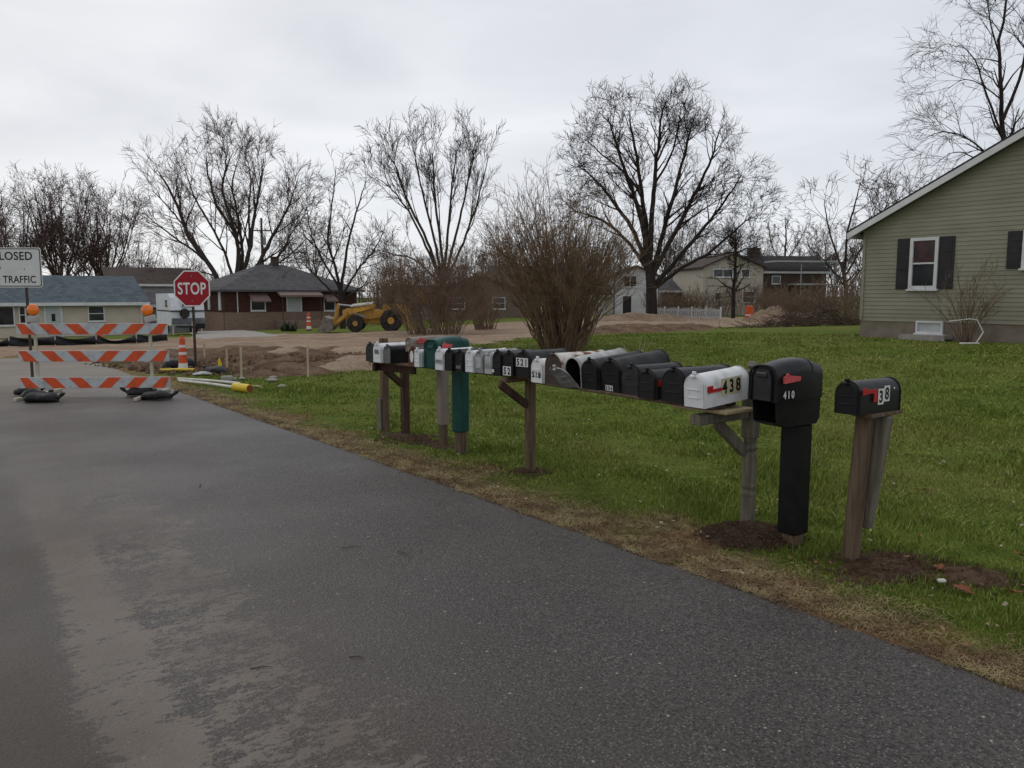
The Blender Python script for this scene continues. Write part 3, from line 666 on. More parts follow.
# --- the huge spreading tree in the middle of the far yard
D5 = 56
cfg5 = dict(lens=(3.7, 2.1, 1.35, .8), dens=(1.5, 2.4, 3.4, 5.2), ang=(36, 38, 42, 42), wob=.06, trop=(.05, .03, .0, .0), rmin=.0125, segs=(6, 4, 3, 2), start=.2, lk=.72)
px_tree('bare_tree', 'huge dark bare tree with a wide round crown beside the white house', D5, (652, 318), [
 ([(652, 318), (651, 280), (648, 258)], .62, .42, dict(start=.95, dy=0)),
 ([(649, 268), (644, 230), (636, 190), (622, 150), (612, 118), (605, 96)], .30, .04, dict(dy=-.5)),
 ([(650, 265), (646, 215), (640, 170), (632, 120), (628, 90)], .30, .04, dict(dy=.3)),
 ([(650, 262), (652, 210), (655, 160), (660, 115), (663, 86)], .32, .04, dict(dy=-.2)),
 ([(652, 270), (664, 225), (676, 175), (688, 130), (698, 92)], .30, .04, dict(dy=.6)),
 ([(652, 272), (672, 232), (692, 192), (712, 150), (724, 108)], .28, .04, dict(dy=-.6)),
 ([(654, 282), (680, 252), (704, 222), (728, 190), (746, 160)], .26, .04, dict(dy=.4)),
 ([(655, 285), (684, 262), (712, 246), (738, 222), (757, 205)], .22, .03, dict(dy=-.5)),
 ([(647, 262), (634, 225), (612, 190), (592, 165), (574, 150)], .26, .03, dict(dy=.5)),
 ([(648, 266), (630, 238), (606, 214), (584, 204), (568, 199)], .20, .03, dict(dy=-.4)),
 ([(640, 180), (622, 156), (600, 138), (584, 122)], .14, .03, dict(dy=.8)),
 ([(655, 170), (672, 138), (680, 105), (682, 84)], .13, .03, dict(dy=.1)),
], cfg5, M['bark2'], depth=.8, zc=(.95, .905))
# --- vase shaped tree
D4 = 62
cfg4 = dict(lens=(4.2, 2.3, 1.5, .95), dens=(1.25, 1.9, 2.5, 3.4), ang=(24, 29, 33, 36), wob=.05, trop=(.10, .07, .05, .03), rmin=.0135, segs=(6, 4, 3, 2), start=.25, lk=.62)
px_tree('bare_tree', 'tall vase shaped bare tree behind the brown shrubs', D4, (442, 318), [
 ([(442, 318), (443, 285), (443, 268)], .5, .4, dict(start=.95, dy=0)),
 ([(441, 275), (428, 240), (408, 195), (388, 165), (368, 148)], .22, .03, dict(dy=.4)),
 ([(441, 272), (425, 225), (404, 178), (392, 140), (384, 122)], .22, .03, dict(dy=-.4)),
 ([(442, 272), (434, 225), (422, 175), (414, 135), (410, 113)], .22, .03, dict(dy=.5)),
 ([(443, 270), (440, 222), (434, 172), (432, 135), (431, 112)], .22, .03, dict(dy=-.5)),
 ([(444, 270), (448, 222), (452, 172), (456, 135), (457, 115)], .22, .03, dict(dy=.4)),
 ([(445, 272), (455, 228), (466, 180), (474, 140), (478, 118)], .22, .03, dict(dy=-.3)),
 ([(446, 274), (462, 236), (478, 190), (488, 150), (494, 122)], .2, .03, dict(dy=.2)),
 ([(441, 278), (420, 255), (404, 244), (384, 240), (372, 222)], .14, .02, dict(dy=.3)),
], cfg4, M['bark1'], depth=.8, zc=(.90, .83))
# --- wide multi-stemmed tree behind the brick house
D2 = 74
cfg2 = dict(lens=(5.4, 3.0, 1.8, 1.1), dens=(.95, 1.6, 2.2, 3.6), ang=(32, 34, 36, 38), wob=.06, trop=(.10, .06, .03, .01), rmin=.015, segs=(6, 4, 3, 2), start=.2, lk=.72)
px_tree('bare_tree', 'wide bare tree of several leaning stems behind the brick house', D2, (234, 318), [
 ([(234, 318), (235, 290), (236, 278)], .7, .5, dict(start=.95, dy=0)),
 ([(222, 290), (212, 262), (186, 222), (176, 190), (160, 155), (152, 140)], .36, .04, dict(dy=-.3)),
 ([(222, 285), (206, 252), (176, 226), (152, 206), (138, 192)], .22, .03, dict(dy=.4)),
 ([(234, 288), (238, 250), (236, 220), (216, 182), (206, 145), (204, 120)], .30, .04, dict(dy=.3)),
 ([(235, 288), (240, 245), (232, 205), (222, 165), (226, 130), (222, 113)], .28, .04, dict(dy=-.5)),
 ([(237, 288), (243, 248), (240, 205), (232, 160), (240, 125)], .26, .04, dict(dy=.5)),
 ([(238, 288), (250, 240), (256, 195), (262, 155), (266, 126)], .30, .04, dict(dy=-.4)),
 ([(240, 288), (262, 250), (276, 218), (292, 185), (303, 150)], .30, .04, dict(dy=.3)),
 ([(240, 290), (268, 258), (286, 238), (296, 215), (310, 196)], .18, .03, dict(dy=-.3)),
 ([(216, 268), (196, 262), (176, 262)], .12, .03, dict(dy=.2)),
 ([(236, 288), (256, 262), (268, 232), (284, 205), (292, 172)], .2, .03, dict(dy=.9)),
 ([(236, 290), (226, 245), (208, 205), (190, 168), (180, 132)], .2, .03, dict(dy=-.9)),
 ([(222, 286), (204, 246), (178, 205), (160, 180), (146, 165)], .2, .03, dict(dy=.9)),
 ([(238, 288), (250, 235), (250, 195), (252, 150), (246, 118)], .2, .03, dict(dy=.9)),
 ([(240, 288), (270, 262), (296, 240), (312, 222)], .16, .03, dict(dy=.7)),
], cfg2, M['bark1'], depth=.8, m2=M['barkred'], zc=(.93, .83))
# --- smaller dark tree in front of the brick house
D3 = 51
cfg3 = dict(lens=(3.2, 1.8, 1.1, .65), dens=(1.5, 2.0, 2.6, 3.4), ang=(40, 42, 42, 42), wob=.08, trop=(.10, .08, .03, 0), rmin=.012, segs=(5, 4, 3, 2), start=.2, lk=.8)
px_tree('bare_tree', 'dark crooked bare tree standing in front of the brick house', D3, (343, 326), [
 ([(343, 326), (342, 308), (340, 292)], .26, .2, dict(start=.9, dy=0)),
 ([(341, 296), (336, 270), (328, 240), (332, 205), (336, 166)], .14, .02, dict(dy=.2)),
 ([(341, 292), (345, 262), (350, 235), (360, 200), (366, 182)], .14, .02, dict(dy=-.3)),
 ([(340, 300), (322, 282), (308, 268), (300, 262)], .10, .02, dict(dy=.2)),
 ([(341, 290), (324, 262), (312, 236), (306, 205)], .10, .02, dict(dy=-.2)),
 ([(342, 296), (358, 270), (374, 250), (384, 232)], .10, .02, dict(dy=.3)),
 ([(343, 300), (360, 288), (374, 280)], .08, .02, dict(dy=-.2)),
], cfg3, M['bark2'], depth=.5)
# --- tree behind the olive house
cfg9 = dict(lens=(3.0, 1.9, 1.2, .75), dens=(1.8, 2.4, 3.0, 4.2), ang=(46, 42, 38, 36), wob=.09, trop=(.05, .0, -.05, -.04), rmin=.0072, segs=(6, 5, 4, 3), start=.15, lk=.5)
px_tree('bare_tree', 'tall bare tree with drooping twigs rising behind the olive sided house', 34, (1012, 330), [
 ([(1012, 330), (1008, 220), (1003, 130), (1000, 60), (1010, -40)], .30, .05, dict(dy=.1)),
 ([(1004, 140), (985, 90), (975, 60), (958, 42)], .10, .02, dict(dy=.2)),
 ([(1003, 120), (1022, 70), (1030, 20), (1046, -30)], .14, .03, dict(dy=-.2)),
 ([(1006, 170), (970, 140), (944, 132), (920, 140)], .09, .015, dict(dy=.2)),
 ([(1006, 185), (978, 160), (955, 152), (930, 168)], .07, .015, dict(dy=-.2)),
 ([(1001, 60), (990, 20), (985, -20)], .08, .02, dict(dy=-.2)),
 ([(1002, 100), (980, 84), (962, 80), (944, 92)], .06, .015, dict(dy=.1)),
], cfg9, M['bark2'], depth=.7)
# --- trees between the far house and the olive house
cfg8 = dict(lens=(3.0, 1.8, 1.1, .65), dens=(1.6, 2.2, 2.8, 3.6), ang=(45, 44, 42, 40), wob=.09, trop=(.05, .03, .02, 0), rmin=.0115, segs=(5, 4, 3, 2), start=.12, lk=.65)
px_tree('bare_tree', 'bare tree with curved limbs close left of the olive sided house', 46, (846, 322), [
 ([(846, 322), (846, 290), (842, 262)], .22, .15, dict(dy=0, start=.5)),
 ([(844, 275), (832, 240), (826, 215), (824, 198)], .10, .02),
 ([(845, 268), (848, 230), (856, 200), (860, 184)], .12, .02),
 ([(846, 275), (866, 240), (884, 210), (892, 190)], .10, .02),
 ([(844, 285), (826, 262), (812, 250), (806, 244)], .08, .02),
 ([(846, 290), (862, 268), (878, 250), (896, 240)], .08, .02),
], cfg8, M['bark1'], depth=.5)
px_tree('bare_tree', 'small bare tree with level spreading branches before the beige house', 58, (733, 318), [
 ([(733, 318), (734, 285), (736, 250), (735, 238)], .16, .03, dict(dy=0, start=.15, dens=1.9)),
], dict(lens=(2.9, 1.4, .9, .5), dens=(4.2, 2.8, 3.0, 3.6), ang=(62, 46, 42, 42), wob=.08, trop=(.03, .03, .0, 0), rmin=.011, segs=(5, 4, 3), start=.12), M['bark2'])
px_tree('bare_tree', 'slender upright bare tree behind the dark porch of the beige house', 92, (782, 312), [
 ([(782, 312), (784, 270), (786, 235), (785, 218)], .17, .03, dict(dy=0, start=.15)),
 ([(784, 270), (772, 245), (768, 222)], .08, .02), ([(785, 262), (800, 240), (808, 222)], .08, .02),
], dict(lens=(3.2, 1.6, .9), dens=(1.3, 1.7, 1.8), ang=(40, 44, 45), wob=.12, trop=(.08, .05, .03), rmin=.017, segs=(5, 4, 3), start=.2), M['bark1'])
# --- far trees: prototypes and copies
def generic(name, label, loc, H, spread, nl, m, m2=None, cfg=None, group=None, seed=0, fork=.22):
    t = Tree(**(cfg or dict(lens=(H*.27, H*.16, H*.10, 1.1), dens=(1.2, 1.6, 2.1, 3.2), ang=(32, 34, 38, 40), wob=.07, trop=(.10, .06, .03, .02), rmin=.019, segs=(5, 4, 3, 2), start=.15, lk=.62)))
    l = np.array(loc, float); f = np.array([0, 0, H*fork])
    t.leader([l+(0, 0, -.2), l+f*.6, l+f], H*.028, H*.020, start=.95)
    for i in range(nl):
        a = 2*math.pi*i/nl+rng.uniform(-.4, .4); k = spread*rng.uniform(.35, 1)
        top = l+np.array([math.cos(a)*k, math.sin(a)*k, H*rng.uniform(.85, 1.0)*(1-.16*(k/spread)**2)])
        mid = l+f+(top-l-f)*.5+np.array([math.cos(a)*k*.12, math.sin(a)*k*.12, 0]); t.leader([l+f*.85, l+f+(mid-l-f)*.45, mid, top], H*.013, H*.003)
    return t.build(name, label, 'tree', tuple(loc), m, group, m2)
WG = 'bare trees beyond the left houses'
# (px, depth, top pixel row, spread m, label)
LEFT = [(20, 84, 190, 5, 'reddish bare tree at the far left behind the closed road sign'), (62, 88, 172, 5.5, 'tall reddish bare tree behind the blue roofed house'),
        (104, 92, 184, 5.5, 'reddish bare tree between the tall ones left of the brown roof'), (-30, 86, 185, 6, 'reddish bare tree cut by the left edge of the view')]
lp = []
for i, (px, D, ty, sp_, lb) in enumerate(LEFT):
    b = at(px, 300, D); b.z = T(b.x, b.y); Ht = at(px, ty, D).z-b.z
    if i < 2: o = generic('bare_tree', lb, tuple(b), Ht, sp_, 10, M['barkred'], group=WG); lp.append((o, Ht))
    else:
        src, hs = lp[i % 2]; o = copy_tree(src); o['label'] = lb; o.location = b; o.scale = (Ht/hs,)*3; o.rotation_euler.z = 2.1+i
far_spots = [(138, 110, 225, 'low reddish tree right of the brown roofed house'), (275, 120, 232), (318, 110, 215), (392, 105, 240), (480, 110, 250), (505, 92, 226), (548, 100, 236), (590, 110, 226), (604, 96, 250),
             (668, 100, 210), (692, 108, 222), (716, 112, 232), (742, 120, 214), (765, 125, 236), (812, 110, 232), (834, 90, 226), (870, 84, 214), (894, 90, 182), (915, 76, 176), (0, 120, 200), (84, 125, 205), (180, 120, 240)]
FG = 'bare trees far beyond the street'
fb = []
desc = ['low spreading', 'upright', 'broad', 'thin', 'leaning', 'dense']
place = ['behind the brown roof at left', 'behind the chimney of the brick house', 'right of the brick house roof', 'above the yellow loader', 'right of the vase shaped tree', 'left behind the big shrub', 'directly behind the big shrub',
         'right behind the big shrub', 'just left of the white house', 'just right of the huge tree trunk', 'behind the low garage', 'behind the left gable of the beige house', 'above the beige house roof', 'right of the beige house chimney',
         'above the flat porch roof', 'left of the olive sided house', 'nearest the olive house corner', 'above the olive house eave', 'rising over the olive house roof edge', 'farthest left on the skyline', 'behind the blue roofed house ridge', 'behind the stop sign']
for i, sp_ in enumerate(far_spots):
    px, D, ty = sp_[:3]; b = at(px, 300, D); b.z = T(b.x, b.y); Ht = at(px, ty, D).z-b.z
    lb = desc[i % 6]+' bare tree '+place[i]
    if i < 3: o = generic('bare_tree', lb, tuple(b), Ht, Ht*.42, 6, M['bark3'] if i else M['barkred'], group=FG); fb.append((o, Ht))
    else:
        src, hs = fb[1+i % 2] if px > 200 else fb[0]
        o = copy_tree(src); o['label'] = lb; o.location = b; k = Ht/hs; o.scale = (k*rng.uniform(.9, 1.25), k, k); o.rotation_euler.z = rng.uniform(0, 6)
# far woods: one mass of trunks and twigs, nobody could count it
def woods():
    t = Tree(lens=(3.2, 1.8, 1.3), dens=(1.2, 1.6, 2.8), ang=(35, 42, 45), wob=.14, trop=(.08, .05, .02), rmin=.026, lk=.8, segs=(4, 3, 2), start=.15)
    for i in range(380):
        px = rng.uniform(-60, 960); D = rng.uniform(125, 165); b = at(px, 300, D); b.z = T(b.x, b.y)
        hh = rng.uniform(6, 9.5)*(1.25 if 380 < px < 820 else .9); l = np.array(b)
        t.leader([l, l+(rng.normal(0, .5), 0, hh*.5), l+(rng.normal(0, 1), 0, hh)], .13, .03)
    t.finish(); polys = t.big+t.small
    tag(tubes_mesh('far_woods', polys, M['bark3'], None, 3), 'distant brown leafless woods along the skyline', 'woods', kind='stuff')
woods()
# ------------------------------------------------------------------ shrubs
def shrub(name, label, c, H, spread, ns, m, r=.02, base=.35, lens=(1.0, .5), dens=(2.2, 3.2), rmin=.005, lean=1.0, bow=.15, group=None, cat='shrub', xs=1.0, wob=.03):
    t = Tree(lens=lens, dens=dens, ang=(26, 34, 38), wob=.12, trop=(.06, .03), rmin=rmin, rk=.6, segs=(4, 3, 2), start=.35)
    l = np.array(c, float)
    for i in range(ns):
        a = rng.uniform(0, 2*math.pi); k = math.sqrt(rng.random()); b0 = l+np.array([math.cos(a)*k*base*xs, math.sin(a)*k*base, -.05])
        a2 = a+rng.normal(0, .35); k2 = spread*k*rng.uniform(.75, 1.15)*lean; hh = H*rng.uniform(.45, 1.0)*(1-.28*k*k)*(1+.12*math.sin(a*2+1.3))
        tip = l+np.array([math.cos(a2)*k2*xs, math.sin(a2)*k2, hh]); mid = b0*.5+tip*.5; mid[2] += bow*hh*.5
        mid[:2] = b0[:2]*.58+tip[:2]*.42
        t.leader([b0, mid, tip], r*rng.uniform(.6, 1.2), rmin, wob=.03)
    t.finish(); root = thing(name, label, cat, tuple(l), 0, group)
    tubes_mesh('stems', [(p-l, q) for p, q in t.big], m, root, 4); tubes_mesh('twigs', [(p-l, q) for p, q in t.small], m, root, 3)
    return root
c = gr_(562, 352); print('big shrub', c)
shrub('bare_shrub', 'big brown leafless fountain shaped shrub on the lawn behind the mailboxes', c, (352-185)/790*c.y, 2.3, 290, M['shrubm'], .0175, .50, (1.35, .8, .45), (2.3, 2.8, 3.4), .0045, bow=.10)
c = gr_(434, 335)
shrub('bare_shrub', 'wide low tangled brown shrub right of the yellow loader', Vector((c.x, c.y, c.z)), 3.5, 3.1, 225, M['shrub2'], .013, 1.2, (1.7, 1.0, .6), (2.4, 2.8, 3.6), .0065, bow=.22)
c = gr_(482, 333)
shrub('bare_shrub', 'smaller brown shrub between the tangled one and the fountain shaped one', Vector((c.x, c.y+3, c.z)), 2.0, 1.3, 60, M['shrub2'], .02, .5, (1.0, .6, .3), (1.8, 2.2, 2), .009)
c = gr_(636, 366)
shrub('bare_weed', 'thin tan weedy shrub on the lawn behind the black mailboxes', c, .62, .45, 22, M['stake'], .004, .10, (.25,), (3,), .0022, cat='weed')
# ------------------------------------------------------------------ houses
def window(parent, x, z, w, h, y=0, mid=True, m='glass', frame=.07, vert=0, top=None):
    fr = MB(); f = frame
    fr.box((x-w/2+f/2, y-.035, z+h/2), (f, .07, h)); fr.box((x+w/2-f/2, y-.035, z+h/2), (f, .07, h))
    fr.box((x, y-.035, z+f/2), (w-2*f, .07, f)); fr.box((x, y-.035, z+h-f/2), (w-2*f, .07, f)); fr.box((x, y-.05, z-.025), (w+.08, .1, .05))
    if mid: fr.box((x, y-.025, z+h/2), (w-2*f, .05, .045))
    for i in range(vert): fr.box((x-w/2+w*(i+1)/(vert+1), y-.024, z+h/2), (.05, .046, h-2*f))
    o = fr.build('window', M['trim'], parent)
    if top:
        MB().box((x, y-.008, z+h*.25+f/2), (w-2*f, .012, h/2-f)).build('pane', M[m], o); MB().box((x, y-.008, z+h*.75-f/2), (w-2*f, .012, h/2-f)).build('pane', M[top], o)
    else: MB().box((x, y-.008, z+h/2), (w-2*f, .012, h-2*f)).build('pane', M[m], o)
    return o
def doorp(parent, x, z, w, h, y=0, m='door', lite=False):
    d = MB().box((x, y-.02, z+h/2), (w, .04, h)).build('door', M[m], parent)
    fr = MB(); fr.box((x-w/2-.045, y-.03, z+h/2+.02), (.09, .06, h+.04)).box((x+w/2+.045, y-.03, z+h/2+.02), (.09, .06, h+.04)).box((x, y-.03, z+h+.06), (w, .06, .1)); fr.build('door_frame', M['trim'], d)
    MB().lathe([(.03, 0), (.035, .02), (.02, .05)], 8, c=(x+w*.38, y-.045, z+h*.45), mx=Matrix.Rotation(math.pi/2, 3, 'X')).build('handle', M['galv'], d)
    if lite: MB().box((x, y-.045, z+h*.62), (w*.25, .012, h*.22)).build('pane', M['glass'], d)
    return d
# the olive sided house on the right: its gable wall runs parallel to the road
def olive_house():
    P0 = gr_(863, 336); P0 = at(860.5, 320, 23.0); d = -DV; s0 = P0.x*DV.x+P0.y*DV.y; t0 = P0.x*EV.x+P0.y*EV.y
    zb = HC-(336-295)/790*23; P0.z = zb
    root = thing('house', 'olive vinyl sided house with a white raked roof edge and dark shutters', 'house', tuple(P0), BOX_ROT)
    def u(px): return along(P0, d, px)
    def zat(px, py): 
        v = u(px); Q = P0+d*v; return at(px, py, Q.y).z-zb
    z0 = zat(863, 319.5)       # foundation top
    ze = zat(863, 231.5)+.02
    slope = (zat(1024, 130.5)-ze)/u(1024); Wd = 11.0; half = Wd/2; dep = 9
    print('olive', P0, 'fnd', z0, 'eave', ze, 'slope', slope, 'u1024', u(1024), 'win', u(908), u(950), zat(929, 289), zat(929, 238))
    MB().box((Wd/2, dep/2, z0/2-.4), (Wd, dep, z0+.8)).build('foundation', M['foundation'], root)
    w = MB(); k = .112; z = z0-.03
    zr = lambda uu: ze+slope*min(uu, Wd-uu)
    top = ze+slope*half
    while z < top-.02:
        z2 = min(z+k, top); a0 = max(0, (z-ze)/slope); a1 = max(0, (z2-ze)/slope)
        # lapped board: bottom edge proud
        for (l0, r0, l1, r1) in ((a0, Wd-a0, a1, Wd-a1),):
            y0, y1 = -.022, -.006
            w.add([(l0, y0, z), (r0, y0, z), (r1, y1, z2), (l1, y1, z2), (l0, .03, z), (r0, .03, z), (r1, .03, z2), (l1, .03, z2)], [(0, 1, 2, 3), (0, 4, 5, 1), (3, 2, 6, 7), (0, 3, 7, 4), (1, 5, 6, 2)])
        z = z2
    w.prism([(0, z0), (Wd, z0), (Wd, ze), (half, top), (0, ze)], .03, .12)
    w.box((.06, dep/2, (z0+ze)/2), (.12, dep-.3, ze-z0)); w.box((Wd-.06, dep/2, (z0+ze)/2), (.12, dep-.3, ze-z0)); w.prism([(0, z0), (Wd, z0), (Wd, ze), (half, top), (0, ze)], dep-.12, dep)
    w.build('wall', M['gsiding'], root)
    MB().box((.035, -.03, (z0+ze)/2), (.07, .03, ze-z0)).box((-.02, .03, (z0+ze)/2), (.03, .09, ze-z0)).build('corner_trim', M['gsiding'], root)
    r = MB(); ov = .32; n = math.hypot(1, slope)
    for sgn in (1, -1):
        f = lambda uu, zz: (uu if sgn > 0 else Wd-uu, zz)
        a = f(-ov, ze-slope*ov+.10); b = f(half, top+.10); c_ = f(half, top+.16); e_ = f(-ov, ze-slope*ov+.16)
        r.prism([a, b, c_, e_], -.36, dep+.36)
    rf = r.build('roof', M['darkroof'], root)
    fb_ = MB()
    for sgn in (1, -1):
        f = lambda uu, zz: (uu if sgn > 0 else Wd-uu, zz)
        fb_.prism([f(-ov, ze-slope*ov-.07), f(half, top-.07), f(half, top+.098), f(-ov, ze-slope*ov+.098)], -.375, -.34)
        fb_.box((-ov-.012 if sgn > 0 else Wd+ov+.012, dep/2, ze-slope*ov+.03), (.02, dep+.7, .15))
    fb_.build('rake_board', M['trim'], rf)
    sf = MB()
    for sgn in (1, -1):
        f = lambda uu, zz: (uu if sgn > 0 else Wd-uu, zz)
        sf.prism([f(-ov, ze-slope*ov+.02), f(half, top+.02), f(half, top+.05), f(-ov, ze-slope*ov+.05)], -.34, -.012)
    sf.build('soffit', M['greytrim'], rf)
    def win(pa, pb, ya, yb, topm, m='glass'):
        ua, ub = u(pa), u(pb); pm = (pa+pb)/2; za, zb2 = zat(pm, yb), zat(pm, ya)
        o = window(root, (ua+ub)/2, za, ub-ua, zb2-za, -.02, True, m, .085, top=topm); return ua, ub, za, zb2
    ua, ub, za, zb2 = win(907.5, 935.5, 237.5, 289, 'curtain')
    def shut(a, b, za, zb2):
        s_ = MB().box(((a+b)/2, -.04, (za+zb2)/2), (b-a, .035, zb2-za), bev=.006)
        for q in range(3):
            zz = za+(zb2-za)*(q+.5)/3; s_.box(((a+b)/2, -.06, zz), (b-a-.12, .012, (zb2-za)/3-.12), bev=.004)
        s_.build('shutter', M['shutter'], root)
    shut(u(894.5), u(907)-.01, za, zb2); shut(ub+.01, u(951), za, zb2)
    ua, ub, za, zb2 = win(1018.5, 1050, 229.5, 268, None, 'blind'); shut(u(1003), ua-.01, za, zb2)
    ua, ub = u(917), u(944); za, zb3 = zat(930, 333.5), zat(930, 321)
    window(root, (ua+ub)/2, za, ub-ua, zb3-za, .0, False, 'blind', .05)
    MB().box(((ua+ub)/2, -.25, za-.08), (ub-ua+.5, .45, .10)).box(((ua+ub)/2, -.45, za-.16), (ub-ua+.5, .06, .14)).build('window_well', M['concrete'], root)
    MB().box((-.03, .25, 2.35), (.09, .09, .12), bev=.01).tube([(-.05, .2, 2.3), (-.05, .2, z0)], .02, 6).build('meter_pipe', M['greytrim'], root)
    return root, u, P0, d
OH, uo, PO, dO = olive_house()
v = uo(984); q = PO+dO*v-EV*1.0
shrub('bare_shrub', 'small bare shrub growing against the olive sided house', Vector((q.x, q.y, T(q.x, q.y))), 2.0, 1.0, 34, M['shrub2'], .013, .09, (.6, .4, .28), (4.2, 4.4, 5), .004)
q = PO+dO*uo(984)-EV*1.35; q2 = PO+dO*uo(1003)-EV*1.3; g0 = T(q.x, q.y)
st = thing('shrub_support', 'pale bent pipe frame propped in front of the shrub by the olive house', 'pipe frame', (q.x, q.y, g0))
MB().tube([(-.28, 0, .56), (.2, -.05, .62), (.36, -.1, .60), (.50, -.15, .30), (.30, -.2, .02)], .014, 6).build('pipe', M['pvc'], st)
MB().box((.15, -.2, .03), (.45, .10, .04), bev=.01).build('foot_board', M['pvc'], st)
# houses across the street
def grid_house(name, label, Pc, rotz, Wd, dep, hw, rise, wallm, roofm, ov=.45, hip=False, gable_front=False, zb=None, y0=0):
    root = thing(name, label, 'house', tuple(Pc), rotz)
    w = MB()
    if gable_front: w.prism([(0, -1), (Wd, -1), (Wd, hw), (Wd/2, hw+rise), (0, hw)], 0, dep)
    elif hip: w.box((Wd/2, dep/2, hw/2-.5), (Wd, dep, hw+1))
    else: w.prism([(0, -1), (dep, -1), (dep, hw), (dep/2, hw+rise), (0, hw)], 0, Wd, axis='x')
    w.build('wall', wallm, root)
    r = MB(); th = .14
    if gable_front:
        k = rise/(Wd/2); 
        for sg in (1, -1):
            f = lambda a, b: (a if sg > 0 else Wd-a, b)
            r.prism([f(-ov, hw-k*ov+.02), f(Wd/2, hw+rise+.02), f(Wd/2, hw+rise+.02+th), f(-ov, hw-k*ov+.02+th)], -ov, dep+ov)
    elif hip:
        a = hw+.02; rr = min(dep, Wd)/2+ov; xr0, xr1 = rr-ov, Wd-rr+ov
        vs = [(-ov, -ov, a), (Wd+ov, -ov, a), (Wd+ov, dep+ov, a), (-ov, dep+ov, a), (xr0, dep/2, a+rise), (xr1, dep/2, a+rise)]
        vs += [(x, y, z+.0) for x, y, z in [(-ov, -ov, a-.14), (Wd+ov, -ov, a-.14), (Wd+ov, dep+ov, a-.14), (-ov, dep+ov, a-.14)]]
        r.add(vs, [(0, 1, 5, 4), (1, 2, 5), (2, 3, 4, 5), (3, 0, 4), (6, 7, 1, 0), (7, 8, 2, 1), (8, 9, 3, 2), (9, 6, 0, 3), (9, 8, 7, 6)])
    else:
        k = rise/(dep/2)
        for sg in (1, -1):
            f = lambda a, b: (a if sg > 0 else dep-a, b)
            r.prism([f(-ov, hw-k*ov+.02), f(dep/2, hw+rise+.02), f(dep/2, hw+rise+.02+th), f(-ov, hw-k*ov+.02+th)], -ov, Wd+ov, axis='x')
    rf = r.build('roof', roofm, root)
    f_ = MB(); 
    if not hip and not gable_front: f_.box((Wd/2, -ov-.02, hw-rise/(dep/2)*ov+.06), (Wd+2*ov, .03, .2)); f_.build('fascia', M['trim'], rf)
    return root, rf
# blue roofed ranch house: u measured from the right corner to the left
Pr = at(143, 320, 53); Pr.z = HC-(339.5-295)/790*53
Lr = 17.0; org = Pr-EV*Lr
ranch, rrf = grid_house('house', 'long low cream house with a blue grey shingle roof behind the barricade', org, PHI, Lr, 8, (339.5-302)/790*53, 1.62, M['cream'], M['bluroof'], .4)
def ur(px): return Lr-along(Pr, -EV, px)
def zr_(px, py): Q = Pr-EV*along(Pr, -EV, px); return at(px, py, Q.y).z-Pr.z
window(ranch, (ur(88)+ur(105))/2, zr_(96, 321.5), ur(105)-ur(88), zr_(96, 305.5)-zr_(96, 321.5), 0, True)
doorp(ranch, (ur(46)+ur(61))/2, zr_(52, 338), ur(61)-ur(46), zr_(52, 305)-zr_(52, 338), 0, 'door', True)
window(ranch, (ur(-28)+ur(15))/2, zr_(0, 326), ur(15)-ur(-28), zr_(0, 306)-zr_(0, 326), 0, False, vert=1)
window(ranch, (ur(19)+ur(26.5))/2, zr_(20, 324), ur(26.5)-ur(19), zr_(20, 306)-zr_(20, 324), 0, True)
MB().box((Lr/2, -.05, .12), (Lr, .12, .5)).build('foundation', M['foundation'], ranch)
dn = MB().tube([(Lr-.1, -.3, 2.45), (Lr-.1, -.06, 2.25), (Lr-.1, -.06, .1)], .04, 6); dn.build('downspout', M['trim'], ranch)
# grey house with brown roof behind it
P = at(112, 300, 70); P.z = T(P.x, P.y)-.2
h2, r2 = grid_house('house', 'grey sided house with a brown roof behind the blue roofed one', P, PHI-.1, 6.9, 8, (301-283)/790*70+2.95, 1.45, M['greysd'], M['brownroof'], .4)
window(h2, 6.0, 3.3, .9, .85, 0, False)
P = at(146, 300, 60); P.z = T(P.x, P.y)
h3, r3 = grid_house('garage', 'small tan garage with a low grey roof between the cream house and trailer', P, PHI, 3.6, 5, 2.2, 1.0, M['tansiding'], M['greyroof'], .35)
h3['category'] = 'garage'
MB().box((1.8, -.03, .95), (2.5, .06, 1.9)).build('garage_door', M['greytrim'], h3)
# brick house
Pb = at(225, 320, 55); Pb.z = HC-(329-295)/790*55
Wb = along(Pb, EV, 357); print('brick W', Wb)
hb = (329-290)/790*55
brick, brf = grid_house('house', 'dark red brick house with a hipped grey roof and brown awnings', Pb, PHI, Wb, 8.2, hb, 1.95, M['redbrick'], M['greyroof'], .5, hip=True)
def ub_(px): return along(Pb, EV, px)
def zb_(px, py): Q = Pb+EV*along(Pb, EV, px); return at(px, py, Q.y).z-Pb.z
zl = zb_(230, 312.5)
MB().box((Wb/2, -.04, zl/2-.4), (Wb+.02, .10, zl+.8)).box((-.04, 4.1, zl/2-.4), (.10, 8.1, zl+.8)).build('stone_band', M['tanbrick'], brick)
for pa, pb in ((251, 266), (324, 335.5)):
    a, b = ub_(pa), ub_(pb); z1, z2 = zb_(pa, 311), zb_(pa, 300); window(brick, (a+b)/2, z1, b-a, z2-z1+.35, 0, False)
    zt = zb_(pa, 293); aw = MB().prism([(-.02, zt), (-.85, zb_(pa, 300.5)), (-.85, zb_(pa, 300.5)-.10), (-.02, zt-.12)], a-.12, b+.12, axis='x'); aw.build('awning', M['awning'], brick)
